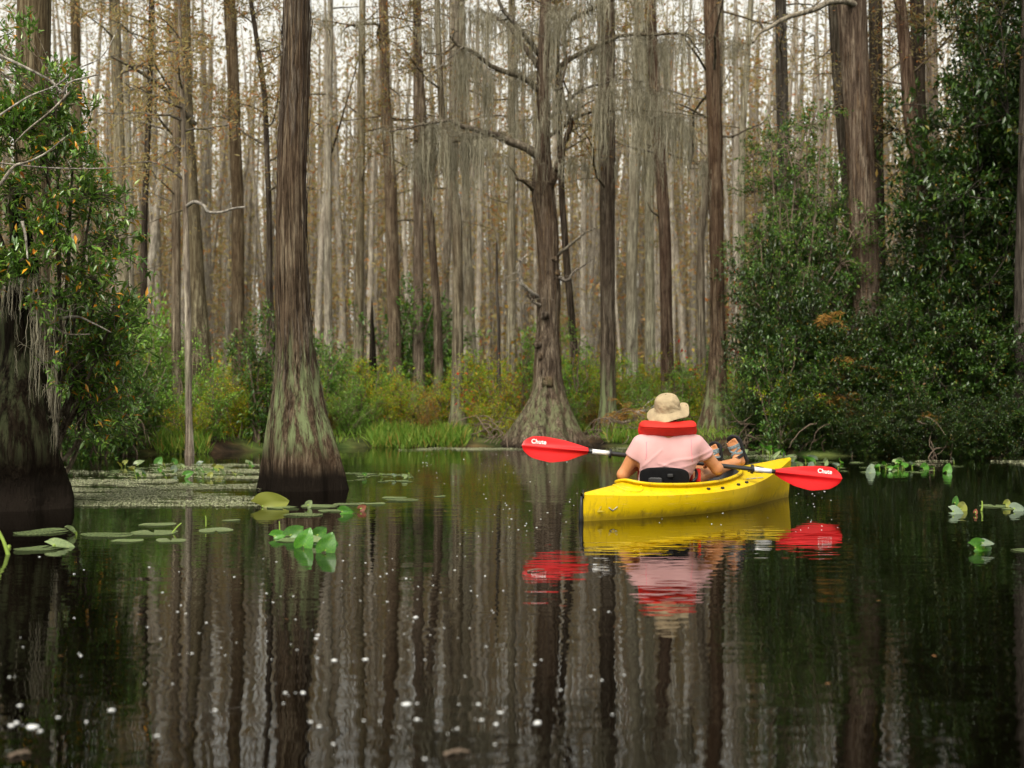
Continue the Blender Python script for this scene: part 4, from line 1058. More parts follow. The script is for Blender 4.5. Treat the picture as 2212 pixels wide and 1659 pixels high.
# dry yellow fronds among the evergreens
def fronds(px, py, D, n, L0, lab, seed):
    rng = np.random.default_rng(seed)
    mb = MB()
    for k in range(n):
        az = rng.uniform(-1.2, 1.2) + math.pi * 1.5
        P = limb_path(rng, (0, 0, 0), (math.cos(az) * 0.8 + rng.normal(0, .3), -0.4, rng.uniform(0.1, 0.9)), L0 * rng.uniform(0.6, 1.2), 7, 1.6, 0.12)
        for s in (-1, 1):
            c = np.repeat(P[1:], 3, 0) + rng.normal(0, 0.01, (18, 3))
            a = rng.normal(0, 0.4, (18, 3)); a[:, 0] += s * 0.9; a[:, 2] -= 0.7
            L = rng.uniform(0.05, 0.11, 18)
            leaves(mb, c, a, rnd_unit(rng, 18), L, L * 0.16)
        tube(mb, P, np.linspace(0.006, 0.002, 7), 3, 0, False)
    o = mb.build('dry_fern', M['deadfern']); o.location = W(px, py, D)
    tag(o, lab, 'fern')
fronds(1800, 880, 17.9, 12, 0.42, 'spray of dry yellow fronds low in the right evergreens', 1)
fronds(1840, 800, 18.0, 9, 0.4, 'arching dry yellow fronds midway up the right evergreens', 2)
fronds(2010, 900, 17.3, 5, 0.2, 'small drooping orange frond over the dark bank', 3)
fronds(1790, 690, 18.2, 5, 0.35, 'thin tan fronds below the thick brown cypress', 4)
fronds(1345, 905, 21.8, 16, 0.5, 'orange dry fern beside the foot of the dark-sided cypress', 5)

# bank grass (nobody could count it)
mb = MB(); rg = np.random.default_rng(12)
def tufts(pxl, pxr, dlo, dhi, n, hlo, hhi):
    px = rg.uniform(pxl, pxr, n)
    sh = dist_of(np.interp(px, [a for a, b in SHORE], [b for a, b in SHORE]))
    D = sh + rg.uniform(dlo, dhi, n)
    x = (px - CX) / F * D
    z = ground_z(x, D)
    h = rg.uniform(hlo, hhi, n)
    a = np.stack([rg.normal(0, 0.45, n), rg.normal(0, 0.45, n), np.ones(n)], -1)
    leaves(mb, np.stack([x, D, np.maximum(z, -0.02)], -1), a, rnd_unit(rg, n), h, np.full(n, 0.018), 0.1)
tufts(800, 1005, -0.15, 1.0, 2600, 0.10, 0.34)
tufts(340, 450, -0.1, 0.9, 1100, 0.10, 0.30)
tufts(1310, 1420, -0.1, 0.8, 1500, 0.10, 0.30)
tufts(160, 1640, 0.1, 7.0, 5000, 0.06, 0.28)
o = mb.build('bank_grass', M['grass'])
tag(o, 'bright green grass and sedge fringing the far bank', 'grass', kind='stuff')

# low brush filling the forest floor far back
mb = MB(); n = 42000
D = 24 + 66 * rg.random(n) ** 1.2
x = (rg.uniform(-250, 2450, n) - CX) / F * D
cl = np.array([mnoise.noise(Vector((a * 0.35, b * 0.35, 0))) for a, b in zip(x, D)])
hh = (0.6 + 0.9 * (cl + 0.6).clip(0, 1.3)) * (1 + (D - 24) / 50)
z = ground_z(x, D) + hh * rg.random(n) ** 1.3
L = rg.uniform(0.05, 0.12, n) * (1 + (D - 24) / 40)
leaves(mb, np.stack([x, D, z], -1), rnd_unit(rg, n), rnd_unit(rg, n) + np.array([0, 0, 0.8]), L, L * 0.45)
o = mb.build('undergrowth', M['olive'])
tag(o, 'mass of olive and yellow undergrowth covering the forest floor', 'undergrowth', kind='stuff')

# tangled roots and twigs where the bank meets the water
def tangle(px0, px1, n, lab, seed, rlo=0.004, rhi=0.012, hmax=0.5, mt='twig', off=0.0):
    rng = np.random.default_rng(seed); mb = MB()
    cx_ = (px0 + px1) / 2; Dc = dist_of(np.interp(cx_, [a for a, b in SHORE], [b for a, b in SHORE])) + 0.2 + off
    bx = (cx_ - CX) / F * Dc
    for k in range(n):
        px = rng.uniform(px0, px1); D = Dc + rng.uniform(-0.2, 0.7)
        x = (px - CX) / F * D - bx
        P = limb_path(rng, (x, D - Dc, rng.uniform(0.1, hmax)), (rng.normal(0, 1), rng.normal(0, 0.5), rng.uniform(-1, 0.3)), rng.uniform(0.3, 0.8), 7, 0.9, 0.25)
        P[:, 2] = np.maximum(P[:, 2], -0.1)
        r = rng.uniform(rlo, rhi)
        tube(mb, P, np.linspace(r, r * 0.4, 7), 4, 0, False)
    o = mb.build('root_tangle', M[mt]); o.location = (bx, Dc, 0)
    tag(o, lab, 'roots')
tangle(1290, 1400, 90, 'brown tangle of roots at the foot of the dark-sided cypress', 1)
tangle(1030, 1110, 50, 'brown root tangle left of the gnarled cypress base', 2)
tangle(1600, 1720, 70, 'brown twiggy tangle at the left end of the evergreen bank', 3)
tangle(1760, 1960, 80, 'dark root tangle under the middle of the evergreen bank', 4)
tangle(1980, 2200, 80, 'dark root tangle under the right end of the evergreen bank', 5)
tangle(130, 300, 90, 'tangle of dead twigs on the left shore', 6, hmax=0.6)
# fallen grey branches behind the hat
for pts, r, lab in [([(1360, 893, 22.0), (1390, 888, 22.0), (1425, 880, 22.1), (1470, 872, 22.3)], 0.035, 'upper fallen grey branch lying behind the hat'), ([(1350, 912, 21.7), (1395, 902, 21.8), (1440, 888, 22.0)], 0.028, 'lower fallen grey branch lying behind the hat')]:
    b = W(*pts[0]); m_ = MB()
    P = spline([tuple(W(*p) - b) for p in pts], 20); tube(m_, P, np.linspace(r, r * 0.5, 20), 8)
    for k in range(4):
        Q = limb_path(np.random.default_rng(k), P[5 + 3 * k], (0.5, -0.3, 0.6 - 0.3 * k), 0.4, 5); tube(m_, Q, np.linspace(r * 0.4, 0.004, 5), 5)
    o = m_.build('fallen_branch', M['deadwood']); o.location = b
    tag(o, lab, 'branch')

# ------------------------------------------------------------------ water plants
def padmat(name, c, var=0.2, rough=0.3, under=None):
    m, n, l, b = nodemat(name)
    b.inputs['Roughness'].default_value = rough
    set_spec(b, 0.5)
    tc = n.new('ShaderNodeTexCoord'); oi = n.new('ShaderNodeObjectInfo')
    nz = n.new('ShaderNodeTexNoise'); nz.inputs['Scale'].default_value = 9; nz.inputs['Detail'].default_value = 5
    l.new(tc.outputs['Object'], nz.inputs[0])
    r = ramp(n, [(0.3, tuple(x * (1 - var) for x in c)), (0.55, c), (0.75, (c[0] * 1.5 + 0.03, c[1] * 1.2 + 0.02, c[2] * 1.1))])
    l.new(nz.outputs[0], r.inputs[0])
    # radial veins
    gr = n.new('ShaderNodeTexGradient'); gr.gradient_type = 'RADIAL'
    l.new(tc.outputs['Object'], gr.inputs[0])
    mt = n.new('ShaderNodeMath'); mt.operation = 'MULTIPLY'; mt.inputs[1].default_value = 26.0
    fr = n.new('ShaderNodeMath'); fr.operation = 'FRACT'
    cp = n.new('ShaderNodeMath'); cp.operation = 'LESS_THAN'; cp.inputs[1].default_value = 0.1
    l.new(gr.outputs[1], mt.inputs[0]); l.new(mt.outputs[0], fr.inputs[0]); l.new(fr.outputs[0], cp.inputs[0])
    mx = n.new('ShaderNodeMix'); mx.data_type = 'RGBA'
    m2 = n.new('ShaderNodeMath'); m2.operation = 'MULTIPLY'; m2.inputs[1].default_value = 0.45
    l.new(cp.outputs[0], m2.inputs[0]); l.new(m2.outputs[0], mx.inputs['Factor'])
    l.new(r.outputs[0], mx.inputs['A']); mx.inputs['B'].default_value = (c[0] * 1.6 + 0.05, c[1] * 1.4 + 0.05, c[2] * 1.3 + 0.02, 1)
    hv = n.new('ShaderNodeHueSaturation'); mv = n.new('ShaderNodeMapRange'); mv.inputs[3].default_value = 0.75; mv.inputs[4].default_value = 1.25
    l.new(oi.outputs['Random'], mv.inputs[0]); l.new(mv.outputs[0], hv.inputs['Value']); l.new(mx.outputs['Result'], hv.inputs['Color'])
    cur = hv.outputs[0]
    if under:
        g = n.new('ShaderNodeNewGeometry'); mu = n.new('ShaderNodeMix'); mu.data_type = 'RGBA'
        l.new(g.outputs['Backfacing'], mu.inputs['Factor']); l.new(cur, mu.inputs['A']); mu.inputs['B'].default_value = (*under, 1)
        cur = mu.outputs['Result']
    l.new(cur, b.inputs['Base Color'])
    tr = n.new('ShaderNodeBsdfTranslucent'); l.new(cur, tr.inputs['Color'])
    ms = n.new('ShaderNodeMixShader'); ms.inputs[0].default_value = 0.25
    l.new(b.outputs[0], ms.inputs[1]); l.new(tr.outputs[0], ms.inputs[2]); l.new(ms.outputs[0], n['Material Output'].inputs['Surface'])
    return m
M['pad'] = padmat('lily_pad_green', (0.20, 0.27, 0.12), 0.3, 0.25)
M['pad_bright'] = padmat('lily_leaf_bright', (0.05, 0.18, 0.012), 0.25, 0.3)
M['pad_olive'] = padmat('lily_leaf_olive', (0.16, 0.17, 0.02), 0.3, 0.35, under=(0.22, 0.24, 0.04))
M['pad_silver'] = padmat('lily_leaf_silver', (0.17, 0.23, 0.16), 0.2, 0.2)
M['pad_red'] = padmat('lily_leaf_red', (0.20, 0.06, 0.03), 0.3, 0.35)
M['stalk'] = simple('lily_stalk', (0.22, 0.32, 0.05), 0.4, 0.4, 0.2, 10)

def pad_mesh(seed, mat, lift=0.0, curl=0.0):
    rng = np.random.default_rng(seed)
    mb = MB(); na, nr = 40, 5
    a = np.linspace(0.16, 2 * np.pi - 0.16, na)
    ph = rng.uniform(0, 6.28, 3)
    ro = 1 + 0.05 * np.sin(2 * a + ph[0]) + 0.03 * np.sin(5 * a + ph[1])
    rr = np.linspace(0.0, 1.0, nr)
    RR, AA = np.meshgrid(rr, a, indexing='ij')
    X = RR * ro[None, :] * np.cos(AA); Y = RR * ro[None, :] * np.sin(AA) * 0.9
    Z = 0.006 + 0.03 * RR ** 3 * (0.4 + 0.6 * np.sin(3 * AA + ph[2])) .clip(0) + curl * np.maximum(0, X - 0.3) ** 2 + lift * RR ** 2 * np.maximum(0, np.cos(AA - ph[0])) ** 3
    mb.add(np.stack([X, Y, Z], -1), grid_faces(nr, na))
    return mb.mesh('lily_pad', M[mat])
def heart_mesh(seed, mat, fold=0.35, bend=0.25):
    """raised heart-shaped leaf: stalk end at the origin, tip along +X"""
    rng = np.random.default_rng(seed)
    mb = MB(); nu, nv = 14, 9
    u = np.linspace(0, 1, nu); v = np.linspace(-1, 1, nv)
    w = 0.52 * np.sin(np.pi * u ** 0.62) ** 0.75 * (1 - 0.12 * u); w[0] = 0.30; w[-1] = 0.01
    U, V = np.meshgrid(u, v, indexing='ij')
    Y = V * w[:, None]
    X = U - 0.28 * (np.abs(V) ** 1.5) * (1 - U) ** 2 * 1.3
    Z = fold * np.abs(Y) - bend * U ** 2 + 0.015 * np.sin(9 * U + 3 * V + seed)
    mb.add(np.stack([X, Y, Z], -1), grid_faces(nu, nv))
    return mb.mesh('leaf_blade', M[mat])
PADS = [pad_mesh(k, 'pad', 0.05 * (k % 2)) for k in range(4)]
G_PAD = 'lily pads floating on the swamp water'
def pad(px, py, halfpx, label, rz=None, mesh=None, mat=None, group=G_PAD):
    p = onwater(px, py, 0.003)
    r = 0.84 * halfpx / F * p.y
    o = link('lily_pad', mesh or PADS[int(px * 7 + py) % 4])
    o.location = p; o.scale = (r, r, r * 0.8 + 0.02)
    o.rotation_euler = (0, 0, (px * 1.7 + py) % 6.28 if rz is None else rz)
    return tag(o, label, 'lily pad', group)
LEAFM = {k: [heart_mesh(i + 10 * j, k, 0.25 + 0.15 * i, 0.15 + 0.15 * i) for i in range(3)] for j, k in enumerate(['pad_bright', 'pad_olive', 'pad_silver', 'pad_red', 'pad'])}
def raised(px, py, base_py, size_px, kind, rot, label, group='raised lily leaves above the water', v=0, ysc=1.0):
    """leaf blade on a stalk: (px,py) blade foot, rot = euler of the blade"""
    b = onwater(px, base_py)
    D = b.y
    top = W(px, py, D)
    root = thing('lily_leaf', label, 'lily leaf', tuple(b), 0, group)
    m_ = MB(); tube(m_, spline([(0.02, 0.03, -0.15), (0.01, 0.01, (top.z) * 0.5), (0, 0, top.z)], 8), 0.006, 6)
    m_.build('stalk', M['stalk'], root)
    l_ = link('leaf_blade', LEAFM[kind][v], root)
    s = 0.70 * size_px / F * D
    l_.scale = (s, s * ysc, s); l_.location = (0, 0, top.z); l_.rotation_euler = rot
    return root
# foreground at the left
for a in [(88, 1151, 68, 'long flat pad seen edge-on just beyond the folded leaf at lower left'), (232, 1157, 66, 'flat pale pad right of the edge-on pair at lower left'), (332, 1152, 66, 'flat pad with a bent yellow stalk on it, left foreground'),
          (466, 1147, 48, 'flat pad below the foot reflection of the flared cypress, left'), (82, 1187, 62, 'nearest flat pad at lower left beside the folded leaf'), (340, 1134, 46, 'thin flat pad beyond the stalked one in the left foreground'),
          (275, 1169, 40, 'small yellowish pad between the larger flat ones at left'), (370, 1169, 42, 'ragged pad low in the water near the left yellowish one'), (500, 1125, 24, 'small ragged pad in open water left of the flared cypress')]:
    pad(*a)
raised(114, 1180, 1184, 72, 'pad', (0.28, -0.06, 0.25), 'large grey-green leaf lying folded with its pointed tip to the right, lower left', v=1)
raised(160, 1150, 1156, 40, 'pad', (0.9, -0.5, 2.6), 'upturned edge of a small leaf at the left end of a flat pad')
def reed(pts, r, lab):
    b = W(*pts[0]); m_ = MB(); tube(m_, spline([tuple(W(*p) - b) for p in pts], 14), np.linspace(r, r * 0.6, 14), 7)
    o = m_.build('lily_stalk', M['stalk']); o.location = b; tag(o, lab, 'stalk', 'bare yellow-green lily stalks')
reed([(20, 1206, 6.6), (8, 1170, 6.6), (-12, 1130, 6.6)], 0.012, 'upright yellow-green stalk cut by the left edge')
reed([(20, 1180, 6.9), (10, 1200, 6.75), (-14, 1225, 6.6)], 0.011, 'bent yellow-green stalk meeting the upright one at the left edge')
reed([(372, 1152, 7.62), (383, 1138, 7.62), (392, 1130, 7.62)], 0.006, 'short slanted yellow stalk above the left flat pad')
reed([(445, 1138, 8.0), (445, 1122, 8.0), (444, 1114, 8.0)], 0.005, 'thin upright yellow stalk in open water at left')
reed([(604, 1148, 7.7), (604, 1136, 7.7), (603, 1126, 7.7)], 0.005, 'thin upright stalk over the pad row below the flared cypress')
# group at the foot of the flared cypress
raised(566, 1095, 1096, 84, 'pad_olive', (1.35, -0.25, 0.15), 'big round olive leaf standing edge-up in front of the flared cypress', v=1)
for a in [(610, 1097, 46, 'yellowish flat pad under the big olive leaf'), (690, 1094, 50, 'pale flat pad right of the olive leaf'), (755, 1090, 40, 'flat pad behind the small green and red leaves'), (655, 1113, 50, 'flat pad in front of the olive leaf row'),
          (720, 1104, 40, 'flat pad left of the small dark green leaf'), (810, 1089, 30, 'flat pad at the right end of the olive leaf row'), (868, 1081, 42, 'flat thin pad alone right of the olive leaf row'), (852, 1076, 34, 'flat thin pad farthest of the lone pair'), (950, 1073, 15, 'tiny pad in open water below the bank grass'),
          (640, 1156, 55, 'flat pad under the cluster of bright green leaves'), (625, 1168, 36, 'small pale pad at the near left of the bright leaf cluster')]:
    pad(*a)
raised(664, 1092, 1098, 24, 'pad', (1.2, -0.7, 0.8), 'small upright grey-green leaf beside the big olive one')
raised(738, 1106, 1110, 36, 'pad_bright', (1.15, -0.15, 0.0), 'dark green leaf bent over the water right of the olive leaf', v=2)
raised(778, 1100, 1104, 24, 'pad_red', (1.2, -0.5, 0.5), 'small reddish leaf standing at the end of the pad row')
raised(592, 1160, 1163, 40, 'pad_bright', (1.25, -0.35, 0.1), 'leftmost bright green leaf of the near cluster', v=1)
raised(626, 1158, 1162, 52, 'pad_bright', (1.2, -0.6, 0.4), 'tall bright green leaf rising second from left in the near cluster', v=0)
raised(655, 1180, 1184, 60, 'pad_bright', (1.5, -1.25, 0.0), 'narrow bright leaf standing upright in the middle of the near cluster', v=1)
raised(684, 1158, 1162, 44, 'pad_bright', (1.2, -0.7, 0.5), 'bright green leaf tilted right at the back of the near cluster', v=2)
raised(668, 1168, 1176, 50, 'pad', (0.35, -0.12, 0.2), 'pale flat-held leaf in the near bright cluster', v=0)
raised(702, 1190, 1194, 62, 'pad_bright', (1.4, -1.2, 0.2), 'broad bright leaf with a pointed top at right of the near cluster', v=0)
raised(708, 1168, 1176, 34, 'pad_bright', (0.6, 0.1, -0.1), 'small bright leaf drooping at the far right of the near cluster', v=2)
raised(640, 1190, 1176, 40, 'pad', (0.4, -0.1, 2.8), 'leaf lying low at the near side of the bright cluster', v=1)
# small rows behind the flared cypress
rl = np.random.default_rng(17)
for k in range(22):
    px, py = rl.uniform(750, 900), rl.choice([1026, 1031, 1037, 1041]) + rl.normal(0, 1.5)
    pad(px, py, rl.uniform(8, 26), 'flat pad in the small drift right of the flared cypress')
for k, (px, py) in enumerate([(786, 1032), (822, 1030), (850, 1034), (872, 1036), (882, 1028)]):
    raised(px, py - 6, py, rl.uniform(11, 17), ['pad_bright', 'pad', 'pad_silver', 'pad', 'pad_bright'][k], (rl.uniform(0.6, 1.4), -0.4, rl.uniform(0, 3)), 'small raised leaf in the drift right of the flared cypress', 'small raised leaves by the flared cypress', k % 3)
# left drift behind the duckweed
for k in range(46):
    px = rl.uniform(225, 560); py = 1002 + 26 * rl.random() ** 1.3 + (6 if px < 320 else 0)
    pad(px, py, rl.uniform(7, 20), 'flat pad in the drift beyond the duckweed at left')
for k in range(34):
    px = rl.uniform(255, 560); py = 1006 + 32 * rl.random()
    raised(px, py - rl.uniform(3, 9), py, rl.uniform(13, 27), rl.choice(['pad_bright', 'pad', 'pad', 'pad_silver', 'pad_olive']), (rl.uniform(0.5, 1.5), -rl.uniform(0.1, 1.0), rl.uniform(0, 3.1)), 'raised leaf standing in the drift beyond the duckweed at left', 'raised leaves beyond the duckweed', int(rl.integers(0, 3)))
# right row along the evergreen bank
for k in range(56):
    px = rl.uniform(1600, 2070) if k > 12 else rl.uniform(1480, 1720); py = (996 + 26 * rl.random() ** 1.2) if px > 1700 else 972 + 20 * rl.random()
    pad(px, py, rl.uniform(7, 22), 'flat pad in the row before the evergreen bank, right of the kayak bow')
for k in range(30):
    px = rl.uniform(1700, 2060); py = 1000 + 18 * rl.random()
    raised(px, py - rl.uniform(4, 10), py, rl.uniform(13, 26), rl.choice(['pad_bright', 'pad', 'pad_bright', 'pad_silver']), (rl.uniform(0.5, 1.5), -rl.uniform(0.1, 1.0), rl.uniform(0, 3.1)), 'raised leaf in the row before the evergreen bank, right of the kayak bow', 'raised leaves before the evergreen bank', int(rl.integers(0, 3)))
raised(1878, 1024, 1022, 36, 'pad_silver', (1.3, -1.1, 0.6), 'pale heart-shaped leaf standing upright above the right paddle blade', v=0)
raised(2044, 1018, 1022, 30, 'pad_bright', (1.3, -1.0, 0.3), 'yellow-green leaf at the right end of the bank row', v=1)
raised(1994, 1012, 1014, 30, 'pad_bright', (1.2, -0.5, 0.4), 'bright round leaf left of the end of the bank row', v=2)
raised(1672, 988, 992, 34, 'pad', (0.9, -0.75, 0.3), 'narrow grey-green leaf tilted up behind the bow tip', v=0, ysc=0.35)
raised(1700, 990, 996, 36, 'pad', (0.8, -0.45, 0.25), 'pale leaf leaning right behind the bow tip', v=1, ysc=0.3)
# behind the sandalled feet: dense green leaves
for k in range(26):
    px = rl.uniform(1500, 1690); py = 972 + 20 * rl.random()
    raised(px, py - rl.uniform(4, 16), py, rl.uniform(14, 26), rl.choice(['pad_bright', 'pad_bright', 'pad']), (rl.uniform(0.5, 1.5), -rl.uniform(0.1, 1.0), rl.uniform(0, 3.1)), 'raised leaf in the green clump behind the sandalled feet', 'raised leaves behind the kayaker', int(rl.integers(0, 3)))
# right foreground
raised(2062, 1086, 1100, 26, 'pad_bright', (1.3, -0.9, 0.6), 'small green leaf at the left of the right foreground group', v=0)
raised(2074, 1100, 1104, 38, 'pad_olive', (1.25, -0.55, 0.5), 'olive leaf standing in the right foreground group', v=1)
raised(2058, 1106, 1110, 46, 'pad_silver', (0.75, 0.25, -0.1), 'broad silvery leaf drooping to the water in the right foreground group', v=1)
raised(2106, 1108, 1112, 16, 'pad_red', (1.2, -0.9, 0.6), 'small orange leaf edge in the right foreground group')
pad(2150, 1094, 42, 'long flat pad behind the small stalk at right')
pad(2190, 1100, 30, 'flat pad at the right edge beyond the lone leaf')
raised(2172, 1090, 1096, 26, 'pad_olive', (1.3, -0.6, 0.3), 'small olive leaf near the right edge', v=2)
raised(2190, 1100, 1104, 40, 'pad_silver', (0.9, -0.2, 0.1), 'pale grey leaf cut by the right edge', v=1)
reed([(2120, 1104, 9.1), (2122, 1092, 9.1), (2121, 1082, 9.1)], 0.008, 'short upright yellow stalk in the right foreground')
raised(2106, 1184, 1190, 60, 'pad_bright', (1.2, -0.1, 0.05), 'lone green leaf with silver rim low at the right', v=1)
raised(2122, 1174, 1190, 40, 'pad_silver', (0.5, -0.1, 0.1), 'silver leaf edge resting on the lone green leaf at right', v=0)
pad(2216, 1190, 38, 'pale ragged pad cut by the right edge')

# fallen leaves and twigs afloat
M['brownleaf'] = simple('brown_leaf', (0.20, 0.09, 0.03), 0.6, 0.3, 0.35, 30)
BL = heart_mesh(91, 'brownleaf', 0.12, 0.05)
G_FL = 'fallen brown leaves afloat'
rq = np.random.default_rng(23)
for px, py, sz in [(300, 1330, 14), (250, 1480, 16), (520, 1262, 12), (1010, 1190, 9), (1215, 1250, 10), (1120, 1120, 8), (960, 1105, 9), (1330, 1215, 9), (1530, 1420, 14), (1900, 1300, 12), (1790, 1480, 15), (620, 1340, 12), (130, 1420, 14), (2020, 1420, 13), (980, 1030, 7), (1150, 1010, 6), (880, 1140, 8), (1400, 1330, 11)]:
    p = onwater(px, py, 0.004); o = link('floating_leaf', BL); k_ = 0.6 * sz / F * p.y
    o.location = p; o.scale = (k_, k_ * rq.uniform(0.6, 1), k_); o.rotation_euler = (rq.normal(0, .1), rq.normal(0, .1), rq.uniform(0, 6.28))
    tag(o, 'small brown fallen leaf floating flat on the dark water', 'leaf', G_FL)
for (a, b, c, d, lab) in [(960, 1634, 1015, 1628, 'thin brown twig floating low in the near water'), (20, 1638, 66, 1630, 'brown twig floating in the bottom left corner'), (1140, 1236, 1176, 1232, 'thin twig afloat left of the kayak stern')]:
    p0, p1 = onwater(a, b, 0.004), onwater(c, d, 0.004)
    m_ = MB(); tube(m_, spline([(0, 0, 0), tuple((p1 - p0) * 0.5 + Vector((0, 0.01, 0.004))), tuple(p1 - p0)], 10), np.linspace(0.005, 0.0025, 10), 6)
    tube(m_, [tuple((p1 - p0) * 0.5), tuple((p1 - p0) * 0.62 + Vector((0, 0.03, 0.006)))], [0.003, 0.001], 5)
    o = m_.build('floating_twig', M['twig']); o.location = p0; tag(o, lab, 'twig')

# duckweed drift between the two standing cypresses
def dw_mat():
    return leafmat('duckweed', [(0.0, (0.22, 0.23, 0.13)), (0.4, (0.36, 0.37, 0.23)), (0.75, (0.50, 0.50, 0.35)), (0.93, (0.24, 0.33, 0.09)), (1.0, (0.52, 0.50, 0.38))], 0.6, 0.3, 0.1, 0.0)
M['duckweed'] = dw_mat()
mb = MB(); rd = np.random.default_rng(41)
def flakes(pxl, pxr, pyl, pyh, n, thr, s=0.011):
    px = rd.uniform(pxl, pxr, n); D = 1 / rd.uniform(1 / dist_of(pyl), 1 / dist_of(pyh), n)
    D = rd.uniform(dist_of(pyh), dist_of(pyl), n)
    x = (px - CX) / F * D
    v = np.array([mnoise.noise(Vector((a * 0.8, b * 1.7, 3))) + 0.5 * mnoise.noise(Vector((a * 2.5, b * 6, 1))) for a, b in zip(x, D)])
    ok = v > thr
    x, D = x[ok], D[ok]; k = len(x)
    a = np.stack([rd.normal(size=k), rd.normal(size=k), rd.normal(0, 0.05, k)], -1)
    nn = np.stack([rd.normal(0, 0.15, k), rd.normal(0, 0.15, k), np.ones(k)], -1)
    leaves(mb, np.stack([x, D, np.full(k, 0.006) + rd.uniform(0, 0.006, k)], -1), a, nn, rd.uniform(0.6, 1.5, k) * s * 1.6, rd.uniform(0.6, 1.4, k) * s * 1.2, 0.05)
flakes(120, 565, 1030, 1096, 46000, -0.06, 0.008)
flakes(300, 560, 1004, 1040, 24000, 0.02, 0.009)
flakes(130, 400, 1004, 1030, 5000, 0.15)
flakes(860, 1110, 968, 973, 6000, 0.0)
flakes(1100, 1500, 968, 975, 4000, 0.05)
flakes(1980, 2300, 996, 1006, 5000, 0.0)
flakes(1560, 1720, 984, 994, 3500, 0.0)
o = mb.build('duckweed', M['duckweed'])
tag(o, 'grey-green duckweed film drifting on the water', 'duckweed', kind='stuff')
# foam flecks
M['foam'] = simple('foam', (0.62, 0.63, 0.63), 0.5, 0.5, 0.08, 80)
def fleck_mesh(seed):
    rng = np.random.default_rng(seed); mb = MB(); na = 12
    a = np.linspace(0, 2 * np.pi, na, endpoint=False); ro = 1 + 0.32 * rng.normal(size=na).clip(-1.5, 1.5)
    ro = (ro + np.roll(ro, 1)) / 2
    rings = [(1.0, 0.0), (0.92, 0.25), (0.6, 0.42), (0.0, 0.5)]
    V = np.stack([np.stack([ro * r * np.cos(a), ro * r * np.sin(a) * 0.8, np.full(na, z)], -1) for r, z in rings])
    mb.add(V, grid_faces(4, na, True))
    return mb.mesh('foam_fleck', M['foam'])
FLK = [fleck_mesh(k) for k in range(5)]
rf = np.random.default_rng(8)
def fleck(px, py, rpx, lab='small white foam fleck floating on the dark water', grp='foam flecks on the water'):
    p = onwater(px, py, 0.001); r = 0.74 * rpx / F * p.y
    o = link('foam_fleck', FLK[rf.integers(0, 5)]); o.location = p; o.scale = (r, r, min(r, 0.012) * 0.8); o.rotation_euler = (0, 0, rf.uniform(0, 6.28))
    tag(o, lab, 'foam', grp)
BIG = [(68, 1571, 20), (35, 1562, 9), (88, 1580, 8), (240, 1535, 9), (125, 1551, 7), (187, 1560, 6), (722, 1427, 9), (790, 1425, 8), (655, 1497, 9), (617, 1497, 6), (878, 1522, 13), (901, 1555, 8), (1161, 1562, 13), (683, 1380, 6), (898, 1334, 7), (688, 1372, 6), (672, 1560, 6), (690, 1570, 7), (340, 1590, 7), (465, 1535, 7),
       (1033, 1522, 7), (1081, 1540, 7), (1072, 1565, 8), (988, 1575, 6), (1040, 1556, 6), (1155, 1437, 4), (1300, 1470, 5), (1285, 1318, 4), (1315, 1322, 4), (918, 1640, 6), (720, 1608, 6), (42, 1525, 7), (20, 1463, 5), (238, 1535, 5), (415, 1412, 5), (175, 1417, 5), (935, 1265, 3), (877, 1250, 4)]
for b in BIG:
    fleck(*b, 'larger white foam patch in the near water', 'larger foam patches in the near water')
    for q_ in range(1):
        fleck(b[0] + rf.normal(0, 1.6) * b[2], b[1] + rf.normal(0, 0.4) * b[2], b[2] * rf.uniform(0.2, 0.5))
zones = [(560, 1100, 1160, 1420, 80, 1.6, 3.6), (1000, 1250, 1060, 1170, 46, 1.2, 3.2), (1700, 1830, 1060, 1150, 30, 1.0, 2.6), (40, 560, 1190, 1480, 36, 1.6, 4), (900, 1280, 980, 1050, 40, 0.9, 1.8), (1250, 1700, 1080, 1140, 22, 1.2, 2.4), (560, 1350, 1420, 1640, 34, 2, 5)]
for a, b, c, d, n, r0, r1 in zones:
    for k in range(int(n * 0.75)):
        fleck(rf.uniform(a, b), rf.uniform(c, d), rf.uniform(r0, r1))

